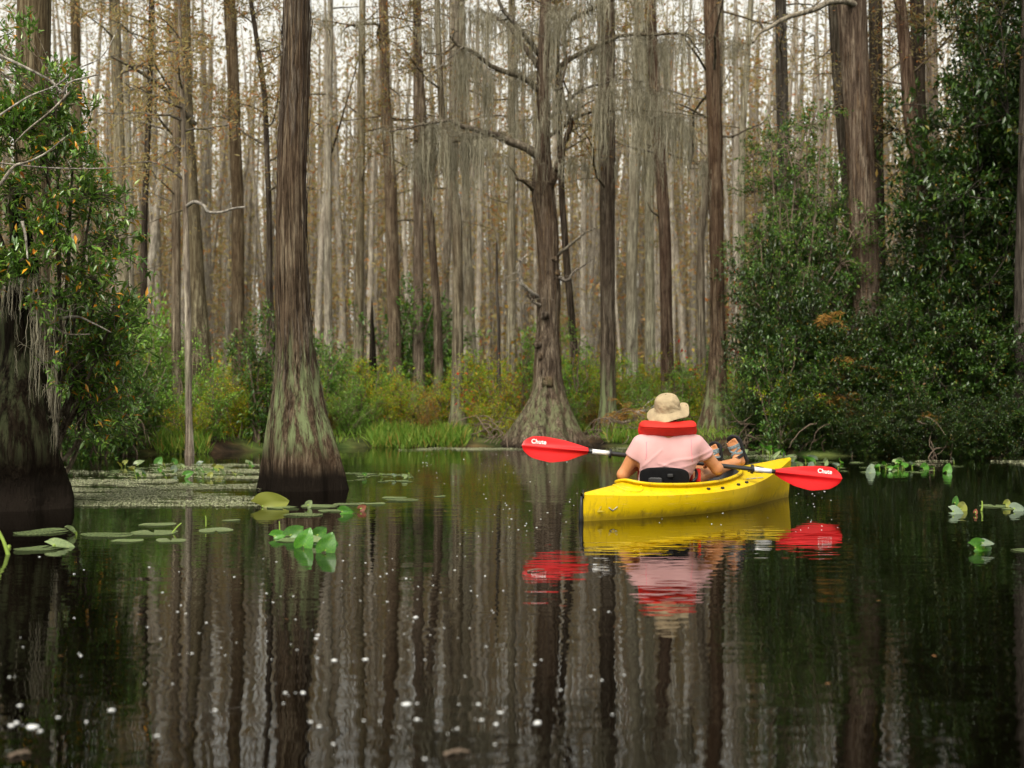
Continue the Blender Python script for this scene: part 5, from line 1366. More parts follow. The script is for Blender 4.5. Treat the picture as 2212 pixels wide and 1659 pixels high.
# ------------------------------------------------------------------ kayak
M['kyellow'] = None
def kayak_mat():
    m, n, l, b = nodemat('yellow_plastic')
    b.inputs['Roughness'].default_value = 0.36; set_spec(b, 0.28)
    tc = n.new('ShaderNodeTexCoord')
    a = n.new('ShaderNodeTexNoise'); a.inputs['Scale'].default_value = 3; a.inputs['Detail'].default_value = 6
    mp = n.new('ShaderNodeMapping'); mp.inputs['Scale'].default_value = (5, 5, 1.6)
    s = n.new('ShaderNodeTexNoise'); s.inputs['Scale'].default_value = 4; s.inputs['Detail'].default_value = 8; s.inputs['Roughness'].default_value = 0.7
    l.new(tc.outputs['Object'], a.inputs[0]); l.new(tc.outputs['Object'], mp.inputs[0]); l.new(mp.outputs[0], s.inputs[0])
    r = ramp(n, [(0.3, (0.60, 0.40, 0.002)), (0.7, (0.74, 0.51, 0.004))])
    l.new(a.outputs[0], r.inputs[0])
    rs2 = ramp(n, [(0.55, (0, 0, 0)), (0.68, (1, 1, 1))])
    l.new(s.outputs[0], rs2.inputs[0])
    mx = n.new('ShaderNodeMix'); mx.data_type = 'RGBA'
    f = n.new('ShaderNodeMath'); f.operation = 'MULTIPLY'; f.inputs[1].default_value = 0.55
    l.new(rs2.outputs[0], f.inputs[0]); l.new(f.outputs[0], mx.inputs['Factor'])
    l.new(r.outputs[0], mx.inputs['A']); mx.inputs['B'].default_value = (0.22, 0.15, 0.02, 1)
    # long scratches and a stained band where the water laps
    m3 = n.new('ShaderNodeMapping'); m3.inputs['Scale'].default_value = (1.2, 8, 55)
    t3 = n.new('ShaderNodeTexNoise'); t3.inputs['Scale'].default_value = 3; t3.inputs['Detail'].default_value = 3
    l.new(tc.outputs['Object'], m3.inputs[0]); l.new(m3.outputs[0], t3.inputs[0])
    r3 = ramp(n, [(0.64, (0, 0, 0)), (0.68, (1, 1, 1))]); l.new(t3.outputs[0], r3.inputs[0])
    f3 = n.new('ShaderNodeMath'); f3.operation = 'MULTIPLY'; f3.inputs[1].default_value = 0.5; l.new(r3.outputs[0], f3.inputs[0])
    x3 = n.new('ShaderNodeMix'); x3.data_type = 'RGBA'; l.new(f3.outputs[0], x3.inputs['Factor']); l.new(mx.outputs['Result'], x3.inputs['A']); x3.inputs['B'].default_value = (0.62, 0.50, 0.14, 1)
    sz = n.new('ShaderNodeSeparateXYZ'); l.new(tc.outputs['Object'], sz.inputs[0])
    ws = n.new('ShaderNodeMath'); ws.operation = 'MULTIPLY_ADD'; l.new(s.outputs[0], ws.inputs[0]); ws.inputs[1].default_value = -0.09; l.new(sz.outputs[2], ws.inputs[2])
    wr = n.new('ShaderNodeMapRange'); wr.inputs[1].default_value = 0.012; wr.inputs[2].default_value = -0.03; wr.inputs[4].default_value = 0.6; l.new(ws.outputs[0], wr.inputs[0])
    x4 = n.new('ShaderNodeMix'); x4.data_type = 'RGBA'; l.new(wr.outputs[0], x4.inputs['Factor']); l.new(x3.outputs['Result'], x4.inputs['A']); x4.inputs['B'].default_value = (0.16, 0.11, 0.02, 1)
    l.new(x4.outputs['Result'], b.inputs['Base Color'])
    bp = n.new('ShaderNodeBump'); bp.inputs['Strength'].default_value = 0.12; bp.inputs['Distance'].default_value = 0.004
    n2 = n.new('ShaderNodeTexNoise'); n2.inputs['Scale'].default_value = 220
    l.new(tc.outputs['Object'], n2.inputs[0]); l.new(n2.outputs[0], bp.inputs['Height']); l.new(bp.outputs[0], b.inputs['Normal'])
    return m
M['kyellow'] = kayak_mat()
M['black_foam'] = simple('black_seat_cloth', (0.007, 0.007, 0.008), 0.8, 0.12, 0.3, 30, 0.3, 200)
M['black_plastic'] = simple('black_plastic', (0.015, 0.015, 0.016), 0.4, 0.4, 0.2, 20)
M['grey_liner'] = simple('grey_liner', (0.07, 0.07, 0.075), 0.55, 0.3, 0.2, 15)
M['scuff'] = simple('scuff_grey', (0.35, 0.34, 0.30), 0.6, 0.2, 0.2, 60)

K0 = Vector((0.458, 8.35, 0.0)); K1 = Vector((2.244, 10.39, 0.0))
KL = (K1 - K0).length
KA = math.atan2(K1.y - K0.y, K1.x - K0.x)
kayak = thing('kayak', 'yellow recreational kayak with an open cockpit gliding away to the right', 'kayak', tuple(K0), KA)
# stations along the length: x, half width at gunwale, gunwale z, deck centre z, half width at waterline
ST = np.array([
    # s     w     zg    zd    ww
    [0.00, 0.012, 0.175, 0.185, 0.010],
    [0.08, 0.060, 0.170, 0.192, 0.035],
    [0.22, 0.135, 0.162, 0.205, 0.095],
    [0.45, 0.230, 0.152, 0.225, 0.185],
    [0.70, 0.305, 0.146, 0.238, 0.262],
    [1.00, 0.345, 0.144, 0.242, 0.305],
    [1.30, 0.350, 0.150, 0.248, 0.308],
    [1.60, 0.325, 0.165, 0.262, 0.272],
    [1.90, 0.262, 0.190, 0.275, 0.200],
    [2.20, 0.180, 0.225, 0.288, 0.120],
    [2.45, 0.105, 0.262, 0.302, 0.060],
    [2.62, 0.050, 0.295, 0.318, 0.025],
    [2.72, 0.016, 0.306, 0.320, 0.008]])
def st(s, c): return np.interp(s, ST[:, 0], ST[:, c])
C0, C1 = 0.50, 1.84              # cockpit opening
def cock_half(s):
    u = np.clip((s - C0) / (C1 - C0), 0, 1)
    return 0.245 * np.sqrt(np.maximum(0, 1 - (2 * u - 1) ** 2)) ** 0.7 * (0.9 + 0.1 * np.sin(np.pi * u))
def smooth(a):
    return a
S = np.concatenate([np.linspace(0, 0.24, 9)[:-1], np.linspace(0.24, C0, 8)[:-1], C0 + (C1 - C0) * (0.5 - 0.5 * np.cos(np.linspace(0, np.pi, 33))), np.linspace(C1, 2.72, 24)[1:]])
# smooth the station table
from_s = np.linspace(0, 2.72, 400)
TAB = {}
for c in (1, 2, 3, 4):
    y = np.interp(from_s, ST[:, 0], ST[:, c])
    yp = np.concatenate([2 * y[0] - y[30:0:-1], y, 2 * y[-1] - y[-2:-32:-1]])
    k = np.hanning(61); k /= k.sum()
    TAB[c] = np.convolve(yp, k, 'valid')
def sv(s, c): return np.maximum(np.interp(s, from_s, TAB[c]), 0.004)
def deck_z(s, y):
    w = sv(s, 1); zg = sv(s, 2); zd = sv(s, 3)
    t = np.clip(np.abs(y) / w, 0, 1)
    return zg + (zd - zg) * (1 - t ** 1.5)
rows = []
NH = 9
for s in S:
    w, zg, zd, ww = sv(s, 1), sv(s, 2), sv(s, 3), sv(s, 4)
    dep = -0.10 * np.clip(s / 0.25, 0.25, 1) * np.clip((2.74 - s) / 0.5, 0.1, 1)
    sec = []
    # deck from inner edge to gunwale (right half), then side and bottom to the keel
    inner = cock_half(s) if C0 <= s <= C1 else 0.0
    inner = min(inner, w * 0.86)
    for t in np.linspace(0, 1, 8):
        y = inner + (w - inner) * t
        sec.append((y, deck_z(s, y)))
    sec[-1] = (w, zg)
    sec.append((w * 0.997, zg - 0.010))
    for t in (0.25, 0.5, 0.75, 1.0):
        yy = w + (ww - w) * t; zz = zg - 0.006 - (zg - 0.006) * t
        sec.append((yy + 0.012 * math.sin(math.pi * t) * min(1, w / 0.1), zz))
    for t in (0.4, 0.75, 1.0):
        sec.append((ww * math.cos(t * math.pi / 2) ** 0.8 if t < 1 else 0.0, dep * math.sin(t * math.pi / 2)))
    rows.append(sec)
rows = np.array(rows)                                             # (ns, nsec, 2)
ns, nsec = rows.shape[:2]
hull = MB()
for sgn in (1, -1):
    V = np.stack([np.repeat(S[:, None], nsec, 1) + 0.035 * np.clip((rows[..., 1] - 0.0) / 0.33, -0.3, 1) * np.clip((S[:, None] - 2.2) / 0.5, 0, 1), sgn * rows[..., 0], rows[..., 1]], -1)
    for lo_, hi_ in ((0, 8), (7, nsec)):                          # deck and side meet in a crisp moulded edge
        q = grid_faces(ns, hi_ - lo_)
        hull.add(V[:, lo_:hi_], q if sgn > 0 else q[:, ::-1])
hull_o = hull.build('hull', M['kyellow'], kayak)
# coaming rim
th = np.linspace(0, 2 * np.pi, 96, endpoint=False)
def cock_pt(a, extra=0.0):
    u = 0.5 - 0.5 * np.cos(a); s = C0 + (C1 - C0) * u
    y = cock_half(s) * np.where(a < np.pi, 1, -1)
    y = np.clip(y, -sv(s, 1) * 0.86, sv(s, 1) * 0.86)
    return s, y
s_, y_ = cock_pt(th)
cs_, cm_ = (C0 + C1) / 2, 0
prof = [(-0.004, -0.02), (-0.004, 0.02), (0.004, 0.030), (0.022, 0.030), (0.030, 0.022), (0.026, 0.014), (0.006, 0.010), (0.006, -0.012)]
dirs = np.stack([s_ - cs_, y_ * 2.2], -1); dirs /= np.linalg.norm(dirs, axis=1)[:, None]
rim = MB()
zc = deck_z(s_, np.abs(y_))
V = np.stack([np.stack([s_ + d[0] * dirs[:, 0], y_ + d[0] * dirs[:, 1], zc + d[1]], -1) for d in prof])
V = np.concatenate([V, V[:1]])
rim.add(V, grid_faces(len(V), len(th), True))
rim.build('coaming', M['kyellow'], kayak)
# cockpit liner (dark floor and sides inside)
lin = MB()
V = []
for f, zf in [(0.985, 0.0), (0.98, -0.06), (0.93, -0.14), (0.8, -0.21), (0.0, -0.235)]:
    V.append(np.stack([cs_ + (s_ - cs_) * f, y_ * f, np.where(f > 0.9, zc + zf, 0.235 + zf - 0.0)], -1))
lin.add(np.stack(V), grid_faces(5, len(th), True)[:, ::-1])
lin.build('cockpit_liner', M['grey_liner'], kayak)
def rbox(mb, c, half, r=0.02, n=4, f=None, mat=0):
    """rounded box as a squashed superellipsoid grid"""
    nu, nv = 20, 32
    u = np.linspace(-np.pi / 2, np.pi / 2, nu); v = np.linspace(-np.pi, np.pi, nv, endpoint=False)
    U, V = np.meshgrid(u, v, indexing='ij')
    sg = lambda x, e: np.sign(x) * np.abs(x) ** e
    e = 0.35
    X = sg(np.cos(U), e) * sg(np.cos(V), e) * half[0]; Y = sg(np.cos(U), e) * sg(np.sin(V), e) * half[1]; Z = sg(np.sin(U), e) * half[2]
    P = np.stack([X, Y, Z], -1)
    if f is not None: P = f(P)
    mb.add(P + np.asarray(c), grid_faces(nu, nv, True), None, mat)
seat = thing('seat', None, None)
for k_ in ('label', 'category'):
    del seat[k_]
seat.parent = kayak
m_ = MB(); rbox(m_, (0.95, 0, 0.05), (0.22, 0.21, 0.04)); m_.build('seat_pad', M['black_foam'], seat)
m_ = MB()
def bk(P):
    P = P.copy(); P[..., 0] += 0.35 * P[..., 1] ** 2 * 2.2 - 0.22 * P[..., 2]; P[..., 2] += -0.5 * P[..., 1] ** 2
    return P
rbox(m_, (0, 0, 0), (0.022, 0.176, 0.092), f=bk); br_ = m_.build('backrest', M['black_foam'], seat); br_.location = (0.830, -0.080, 0.232); br_.rotation_euler = (0, 0, R(24))
m_ = MB(); rbox(m_, (-0.030, 0.055, -0.01), (0.012, 0.05, 0.03)); rbox(m_, (-0.030, -0.05, 0.035), (0.008, 0.02, 0.012)); m_.build('backrest_clip', M['black_plastic'], br_)
# deck lines and fittings
def deck_line(pts, r, name, lift=0.006):
    P = spline([(s, y, float(deck_z(np.array(s), np.array(y))) + lift) for s, y in pts], 8 * len(pts))
    m = MB(); tube(m, P, r, 6); return m.build(name, M['black_plastic'], kayak)
deck_line([(1.88, -0.13), (2.02, -0.165), (2.14, -0.10), (2.02, 0.06), (1.92, 0.15)], 0.005, 'deck_cord')
deck_line([(2.14, -0.10), (2.16, 0.05), (2.08, 0.16)], 0.005, 'deck_cord')
deck_line([(1.95, 0.17), (2.2, 0.08), (2.3, 0.0)], 0.005, 'deck_cord')
for s, y in [(1.06, -0.30), (1.22, -0.315), (1.46, -0.30), (1.60, -0.285), (2.02, -0.165), (1.10, 0.30), (1.5, 0.29)]:
    m_ = MB(); z = float(deck_z(np.array(s), np.array(abs(y))))
    rbox(m_, (s, y, z + 0.004), (0.016, 0.008, 0.008)); rbox(m_, (s + 0.016, y + 0.010, z + 0.006), (0.006, 0.012, 0.007))
    m_.build('deck_fitting', M['black_plastic'], kayak)
# worn stern edge and toggle
m_ = MB(); tube(m_, [(-0.006, -0.003, 0.165), (-0.012, -0.004, 0.10), (-0.012, -0.003, 0.03), (-0.004, 0, -0.06)], [0.008, 0.011, 0.016, 0.016], 8); m_.build('stern_guard', M['black_plastic'], kayak)
m_ = MB(); tube(m_, [(0.03, 0, 0.19), (0.0, -0.01, 0.205), (-0.01, -0.02, 0.18), (-0.008, -0.02, 0.15)], 0.005, 6); m_.build('stern_toggle', M['black_plastic'], kayak)
m_ = MB(); tube(m_, [(2.70, 0.02, 0.345), (2.66, 0.0, 0.36), (2.62, -0.02, 0.335)], 0.006, 6); m_.build('bow_toggle', M['black_plastic'], kayak)
# moulded oval on the rear deck
P = [(0.43 + 0.10 * math.cos(a), -0.06 + 0.10 * math.sin(a)) for a in np.linspace(0, 2 * np.pi, 40)]
V = np.array([(s, y, float(deck_z(np.array(s), np.array(abs(y)))) + 0.001) for s, y in P])
m_ = MB(); tube(m_, V, 0.006, 6); m_.build('hatch_ring', M['kyellow'], kayak)
# faint digit and scuffs on the hull side near the stern
TEXT_M = {}
def text_on(name, body, parent, loc, size, X, Y, mat, bold=0.0, ext=0.001):
    cu = bpy.data.curves.new(name, 'FONT'); cu.body = body; cu.size = size; cu.extrude = ext; cu.offset = bold
    cu.align_x = 'CENTER'; cu.align_y = 'CENTER'
    cu.materials.append(mat)
    tmp = link('tmp_text', cu)
    dg = bpy.context.evaluated_depsgraph_get()
    me = bpy.data.meshes.new_from_object(tmp.evaluated_get(dg))
    bpy.data.objects.remove(tmp); bpy.data.curves.remove(cu)
    if not me.materials: me.materials.append(mat)
    o = link(name, me, parent)
    X = Vector(X).normalized(); Z = X.cross(Vector(Y)).normalized(); Y = Z.cross(X)
    m = Matrix((X, Y, Z)).transposed().to_4x4(); m.translation = Vector(loc)
    o.matrix_local = m
    TEXT_M[o.name] = m
    return o
M['faded'] = simple('faded_digit', (0.42, 0.31, 0.03), 0.5, 0.3, 0.1, 30)
def side_pt(s, t):
    w, zg, ww = float(sv(s, 1)), float(sv(s, 2)), float(sv(s, 4))
    return Vector((s, -(w + (ww - w) * t) - 0.012 * math.sin(math.pi * t) * min(1, w / 0.1) - 0.003, zg * (1 - t)))
p0 = side_pt(0.10, 0.5); dx = side_pt(0.2, 0.5) - side_pt(0.05, 0.5)
text_on('hull_number', '2', kayak, p0, 0.085, dx, (0, 0.2, 1), M['faded'], 0.0015)
m_ = MB(); a, b_, c = side_pt(0.16, 0.48), side_pt(0.19, 0.62), side_pt(0.22, 0.45)
tube(m_, [tuple(a), tuple((a + b_) / 2), tuple(b_)], 0.004, 5); tube(m_, [tuple(b_), tuple(c)], 0.003, 5); m_.build('scuff', M['scuff'], kayak)
def on_deck_text(s, y, size):
    z = float(deck_z(np.array(s), np.array(abs(y))))
    e = 0.02
    dX = Vector((e, 0, float(deck_z(np.array(s + e), np.array(abs(y)))) - z)); dY = Vector((0, e, float(deck_z(np.array(s), np.array(abs(y + e)))) - z))
    text_on('worn_lettering', '~ ~~ ~~', kayak, (s, y, z + 0.004), size, dX, dY, M['scuff'], 0.002)
on_deck_text(1.80, -0.235, 0.07)

# ------------------------------------------------------------------ paddle
M['pred'] = simple('red_blade', (0.66, 0.010, 0.012), 0.28, 0.5, 0.12, 6, 0.1, 120)
M['shaft'] = simple('black_shaft', (0.02, 0.02, 0.022), 0.3, 0.5, 0.1, 10)
M['silver'] = simple('silver_band', (0.82, 0.82, 0.83), 0.3, 0.6, 0.05, 40, metal=0.3)
M['white'] = simple('white_lettering', (0.9, 0.9, 0.9), 0.5, 0.3)
PA, PB = W(1268, 974, 9.28), W(1676, 1019, 9.40)
paddle = thing('paddle', 'double-bladed kayak paddle with red blades and black shaft', 'paddle', tuple((PA + PB) / 2))
def pl(v): return np.array(v - paddle.location)
axis = (PB - PA).normalized()
def along(px): # point of the shaft at picture column px
    t = (px - 1268) / (1676 - 1268); return PA + (PB - PA) * t
m_ = MB(); tube(m_, np.linspace(pl(PA), pl(PB), 30), 0.0165, 16); m_.build('shaft', M['shaft'], paddle)
for a, b in [(1279, 1316), (1627, 1666)]:
    m_ = MB(); tube(m_, np.linspace(pl(along(a)), pl(along(b)), 4), 0.0182, 20); m_.build('sleeve', M['silver'], paddle)
for a in (1318, 1624):
    m_ = MB(); p = pl(along(a)); q = np.array(axis)
    tube(m_, [p - q * 0.008, p - q * 0.006, p + q * 0.006, p + q * 0.008], [0.019, 0.034, 0.034, 0.019], 22); m_.build('drip_ring', M['black_plastic'], paddle)
def blade(root, tip, sgn, upper, lower, name):
    """upper/lower: half widths (m) at stations along the blade"""
    u = np.linspace(0, 1, 40); v = np.linspace(-1, 1, 21)
    ax = (tip - root); L = ax.length; ax = ax.normalized()
    up = Vector((0, 0, 1)); up = (up - ax * up.dot(ax)).normalized()
    nr = ax.cross(up) * sgn
    if nr.y > 0: nr = -nr
    wu = np.interp(u, upper[0], upper[1]); wl = np.interp(u, lower[0], lower[1])
    k = np.hanning(7); k /= k.sum()
    endr = np.sqrt(np.clip(1 - ((u - 0.80) / 0.20).clip(0, 1) ** 2, 0, 1))
    wu = np.convolve(np.pad(wu, 3, 'edge'), k, 'valid') * np.maximum(endr, 0.02); wl = np.convolve(np.pad(wl, 3, 'edge'), k, 'valid') * np.maximum(endr, 0.02)
    U, V = np.meshgrid(u, v, indexing='ij')
    H = np.where(V > 0, V * wu[:, None], V * wl[:, None])
    rib = 0.020 * np.exp(-(H / 0.012) ** 2) * np.clip(1 - U * 0.85, 0, 1) + 0.004 * np.exp(-(H / 0.02) ** 2)
    cup = -0.25 * (H ** 2) * 3.0 + 0.10 * (U - 0.5) ** 2 * L * 0.3
    front = rib - cup * 0.6 + 0.004 - 0.0035 * np.abs(V) ** 3
    back = -cup * 0.6 - 0.004 + 0.0035 * np.abs(V) ** 3
    P = lambda off: (np.array(root - paddle.location)[None, None] + U[..., None] * L * np.array(ax) + H[..., None] * np.array(up) + off[..., None] * np.array(nr))
    m = MB(); q = grid_faces(40, 21)
    A, B = P(front), P(back)
    m.add(A, q); m.add(B, q[:, ::-1])
    # edge strip
    ring = [(i, 0) for i in range(40)] + [(39, j) for j in range(1, 21)] + [(i, 20) for i in range(38, -1, -1)] + [(0, j) for j in range(19, 0, -1)]
    E = np.array([[A[i, j], B[i, j]] for i, j in ring]); E = np.concatenate([E, E[:1]])
    m.add(E, grid_faces(len(E), 2))
    o = m.build(name, M['pred'], paddle)
    def front_at(x, h):
        uu = x / L
        rb = 0.020 * math.exp(-(h / 0.012) ** 2) * min(max(1 - uu * 0.85, 0), 1) + 0.004 * math.exp(-(h / 0.02) ** 2)
        cp = -0.75 * h * h + 0.03 * (uu - 0.5) ** 2 * L
        return rb - cp * 0.6 + 0.004
    return o, ax, up, nr, L, front_at
bl, ax, up, nr, L, fa = blade(W(1270, 974, 9.28), W(1127, 962, 9.24), 1, ([0, .1, .35, .65, .85, 1], [.022, .035, .062, .078, .075, .06]), ([0, .1, .3, .55, .8, 1], [.020, .04, .085, .108, .088, .06]), 'blade')
def lettering(root, ax, up, nr, L, t, h, sx, rev):
    p = np.array(root - paddle.location) + np.array(ax) * L * t + np.array(up) * h + np.array(nr) * 0.024
    X = ax if ax.x > 0 else -ax
    o = text_on('lettering', 'Chute', paddle, p, 0.044, X, up, M['white'], 0.0010, 0.0015)
    r0 = Vector(root - paddle.location); ml_ = TEXT_M[o.name]; mi = ml_.inverted()
    for v in o.data.vertices:                                     # lay the letters on the curved blade
        q = ml_ @ v.co - r0
        x, h = q.dot(ax), q.dot(up)
        q2 = r0 + ax * x + up * h + nr * (fa(x, h) + 0.0012 + (0.001 if v.co.z > 0 else 0))
        v.co = mi @ q2
    return o
t1 = lettering(W(1270, 974, 9.28), ax, up, nr, L, 0.75, 0.036, 1, True)
bl, ax, up, nr, L, fa = blade(W(1674, 1019, 9.40), W(1819, 1034, 9.45), 1, ([0, .1, .35, .65, .85, 1], [.020, .032, .058, .078, .078, .06]), ([0, .1, .3, .55, .8, 1], [.020, .05, .090, .112, .090, .06]), 'blade')
t2 = lettering(W(1674, 1019, 9.40), ax, up, nr, L, 0.73, 0.040, 1, False)

# ------------------------------------------------------------------ the kayaker: smooth bodies from distance fields
def surface_nets(f, lo, hi, h):
    lo = np.asarray(lo, float); hi = np.asarray(hi, float)
    n = np.ceil((hi - lo) / h).astype(int) + 1
    gx, gy, gz_ = [lo[i] + h * np.arange(n[i]) for i in range(3)]
    P = np.stack(np.meshgrid(gx, gy, gz_, indexing='ij'), -1)
    v = f(P.reshape(-1, 3)).reshape(n)
    s = v < 0
    cnt = np.zeros(n - 1, int)
    for dx in (0, 1):
        for dy in (0, 1):
            for dz in (0, 1):
                cnt += s[dx:n[0] - 1 + dx, dy:n[1] - 1 + dy, dz:n[2] - 1 + dz]
    act = (cnt > 0) & (cnt < 8)
    idx = -np.ones(n - 1, int); idx[act] = np.arange(act.sum())
    cells = np.argwhere(act)
    acc = np.zeros((len(cells), 3)); num = np.zeros(len(cells))
    corners = np.array([(a, b, c) for a in (0, 1) for b in (0, 1) for c in (0, 1)])
    cv = np.stack([v[cells[:, 0] + a, cells[:, 1] + b, cells[:, 2] + c] for a, b, c in corners], 1)
    for i in range(8):
        for j in range(i + 1, 8):
            if np.abs(corners[i] - corners[j]).sum() != 1: continue
            a, b = cv[:, i], cv[:, j]
            m = (a < 0) != (b < 0)
            t = np.where(m, a / (a - b + 1e-12), 0)
            acc += m[:, None] * (corners[i] + (corners[j] - corners[i]) * t[:, None]); num += m
    V = lo + h * (cells + acc / np.maximum(num, 1)[:, None])
    Q = []
    for ax_ in range(3):
        o1, o2 = [(1, 2), (2, 0), (0, 1)][ax_]
        sl = [slice(None)] * 3; sl2 = [slice(None)] * 3
        sl[ax_] = slice(0, n[ax_] - 1); sl2[ax_] = slice(1, n[ax_])
        a, b = s[tuple(sl)], s[tuple(sl2)]
        for flip, msk in ((False, a & ~b), (True, ~a & b)):
            e = np.argwhere(msk)
            ok = (e[:, o1] > 0) & (e[:, o2] > 0) & (e[:, o1] < n[o1] - 1) & (e[:, o2] < n[o2] - 1)
            e = e[ok]
            def cell(d1, d2):
                c = e.copy(); c[:, o1] -= d1; c[:, o2] -= d2
                return idx[c[:, 0], c[:, 1], c[:, 2]]
            q = np.stack([cell(1, 1), cell(0, 1), cell(0, 0), cell(1, 0)], -1)
            Q.append(q[:, ::-1] if flip else q)
    return V, np.concatenate(Q)
def d_cap(P, a, b, ra, rb):
    a = np.asarray(a, float); b = np.asarray(b, float)
    ba = b - a
    t = np.clip(((P - a) @ ba) / (ba @ ba + 1e-12), 0, 1)
    return np.linalg.norm(P - a - t[:, None] * ba, axis=1) - (ra + (rb - ra) * t)
def d_ell(P, c, r, M_=None):
    q = P - np.asarray(c)
    if M_ is not None: q = q @ M_
    r = np.asarray(r, float)
    k0 = np.linalg.norm(q / r, axis=1); k1 = np.linalg.norm(q / r ** 2, axis=1)
    return k0 * (k0 - 1) / (k1 + 1e-9)
def d_box(P, c, hlf, r, M_=None):
    q = P - np.asarray(c)
    if M_ is not None: q = q @ M_
    q = np.abs(q) - (np.asarray(hlf) - r)
    return np.linalg.norm(np.maximum(q, 0), axis=1) + np.minimum(q.max(1), 0) - r
def smin(a, b, k):
    h = np.clip(0.5 + 0.5 * (b - a) / k, 0, 1)
    return b + (a - b) * h - k * h * (1 - h)
def smax(a, b, k): return -smin(-a, -b, k)

O = np.array([1.075, 9.06, 0.0])
person = thing('person', 'person in pink shirt, red life vest and beige sun hat seated in the kayak', 'person', tuple(O))
HANDL = np.array(along(1392)) - O; HANDR = np.array(along(1532)) - O
AX = np.array(axis)
SHL, SHR = np.array([-.160, -.03, .482]), np.array([.228, -.03, .482])
ELL, ELR = np.array([-.283, .015, .262]), np.array([.392, .045, .302])
def torso(P, g=0.0):
    d = d_cap(P, (-.085, .03, .12), (.085, .03, .12), .105 + g, .105 + g)
    d = smin(d, d_cap(P, (-.058, -.005, .26), (.075, -.005, .26), .092 + g, .092 + g), .08)
    d = smin(d, d_cap(P, (-.092, -.02, .38), (.130, -.02, .38), .104 + g, .104 + g), .08)
    d = smin(d, d_cap(P, (-.105, -.03, .465), (.168, -.03, .465), .072 + g, .072 + g), .06)
    d = smin(d, d_cap(P, (-.05, -.035, .515), (.12, -.035, .515), .045 + g, .045 + g), .06)
    d = smin(d, d_ell(P, (-.03, .07, .36), (.085 + g, .07 + g, .08 + g)), .04)      # chest
    d = smin(d, d_ell(P, (.10, .07, .36), (.085 + g, .07 + g, .08 + g)), .04)
    return d
WRL = HANDL + np.array([-.03, -.075, -.035]); WRR = HANDR + np.array([.02, -.075, -.02])
KNR, ANR = np.array([.32, .38, .235]), np.array([.640, .69, .315])
KNL, ANL = np.array([.17, .45, .235]), np.array([.485, .76, .300])
SHIN = (ANR - KNR) / np.linalg.norm(ANR - KNR)
def foot_axes(toe, heel):
    a = toe - heel; a = a / np.linalg.norm(a)
    n = np.array([.62, .74, .08]); n = n - a * (n @ a); n /= np.linalg.norm(n)     # sole normal (points away from the shin)
    return a, n, np.cross(a, n)
TOER, HEELR = np.array([.610, .735, .480]), np.array([.690, .745, .318])
TOEL, HEELL = np.array([.478, .83, .432]), np.array([.515, .815, .290])
def foot(P, toe, heel, ank):
    a, n, sd = foot_axes(toe, heel)
    c = heel * 0.75 + toe * 0.25 - n * 0.018
    d = d_cap(P, heel - n * 0.006, heel * .5 + toe * .5 - n * .004, .034, .030)
    for k in (-1, 0, 1):
        d = smin(d, d_cap(P, heel * .62 + toe * .38 + sd * k * .012 - n * .006, toe - a * .035 + sd * k * .026, .026, .019), .02)
    d = smin(d, d_cap(P, ank, c, .036, .034), .03)
    for k in range(5):                                             # toes, unequal
        o = (k - 2) * .0185
        ln = (.034, .036, .032, .027, .022)[k]
        r = (.0125, .0092, .0088, .0085, .008)[k]
        b0 = toe - a * .034 + sd * o - n * .002
        d = smin(d, d_cap(P, b0, b0 + a * ln - n * .006, r, r * .9), .006)
    return d
def hand(P, hc, wr, sd):
    """palm and fingers closed round the shaft"""
    out = hc - wr; out = out - AX * (out @ AX); out /= np.linalg.norm(out)
    upv = np.cross(out, AX) * sd; upv /= np.linalg.norm(upv)
    if upv[2] < 0: upv = -upv
    palm = hc - out * .030 + upv * .012
    d = d_cap(P, wr, palm, .026, .028)
    for k in range(-1, 2):
        d = smin(d, d_cap(P, palm + AX * k * .022 - out * .01, palm + AX * k * .024 + upv * .014 + out * .012, .019, .015), .012)
    R_ = .0265
    for k in range(4):
        o = (k - 1.5) * .0205
        lens = (2.35, 2.6, 2.5, 2.1)[k]
        prev = None
        for j in range(5):
            an = 2.4 - j / 4 * lens * 1.05
            p = hc + AX * o + (out * -math.cos(an) * -1 * 1.0 * 0 + out * (-math.cos(math.pi - an)) * R_ * -1 * -1 + upv * math.sin(an) * R_)
            if prev is not None:
                d = smin(d, d_cap(P, prev, p, .0092, .0086), .003)
            prev = p
    tp = palm - AX * sd * .035 - out * .005
    tm = hc - AX * sd * .040 - upv * .020 - out * .018
    tt = hc - AX * sd * .022 - upv * .027 + out * .008
    d = smin(d, d_cap(P, palm, tp, .016, .013), .01); d = smin(d, d_cap(P, tp, tm, .013, .011), .008); d = smin(d, d_cap(P, tm, tt, .011, .0095), .006)
    return d
HC_ = np.array([.028, .005, .700])
def rot(ax_, a):
    return np.array(Matrix.Rotation(a, 3, ax_))
HR = rot('Z', 0.35) @ rot('Y', 0.10) @ rot('X', -0.08)             # head turned a little to the left
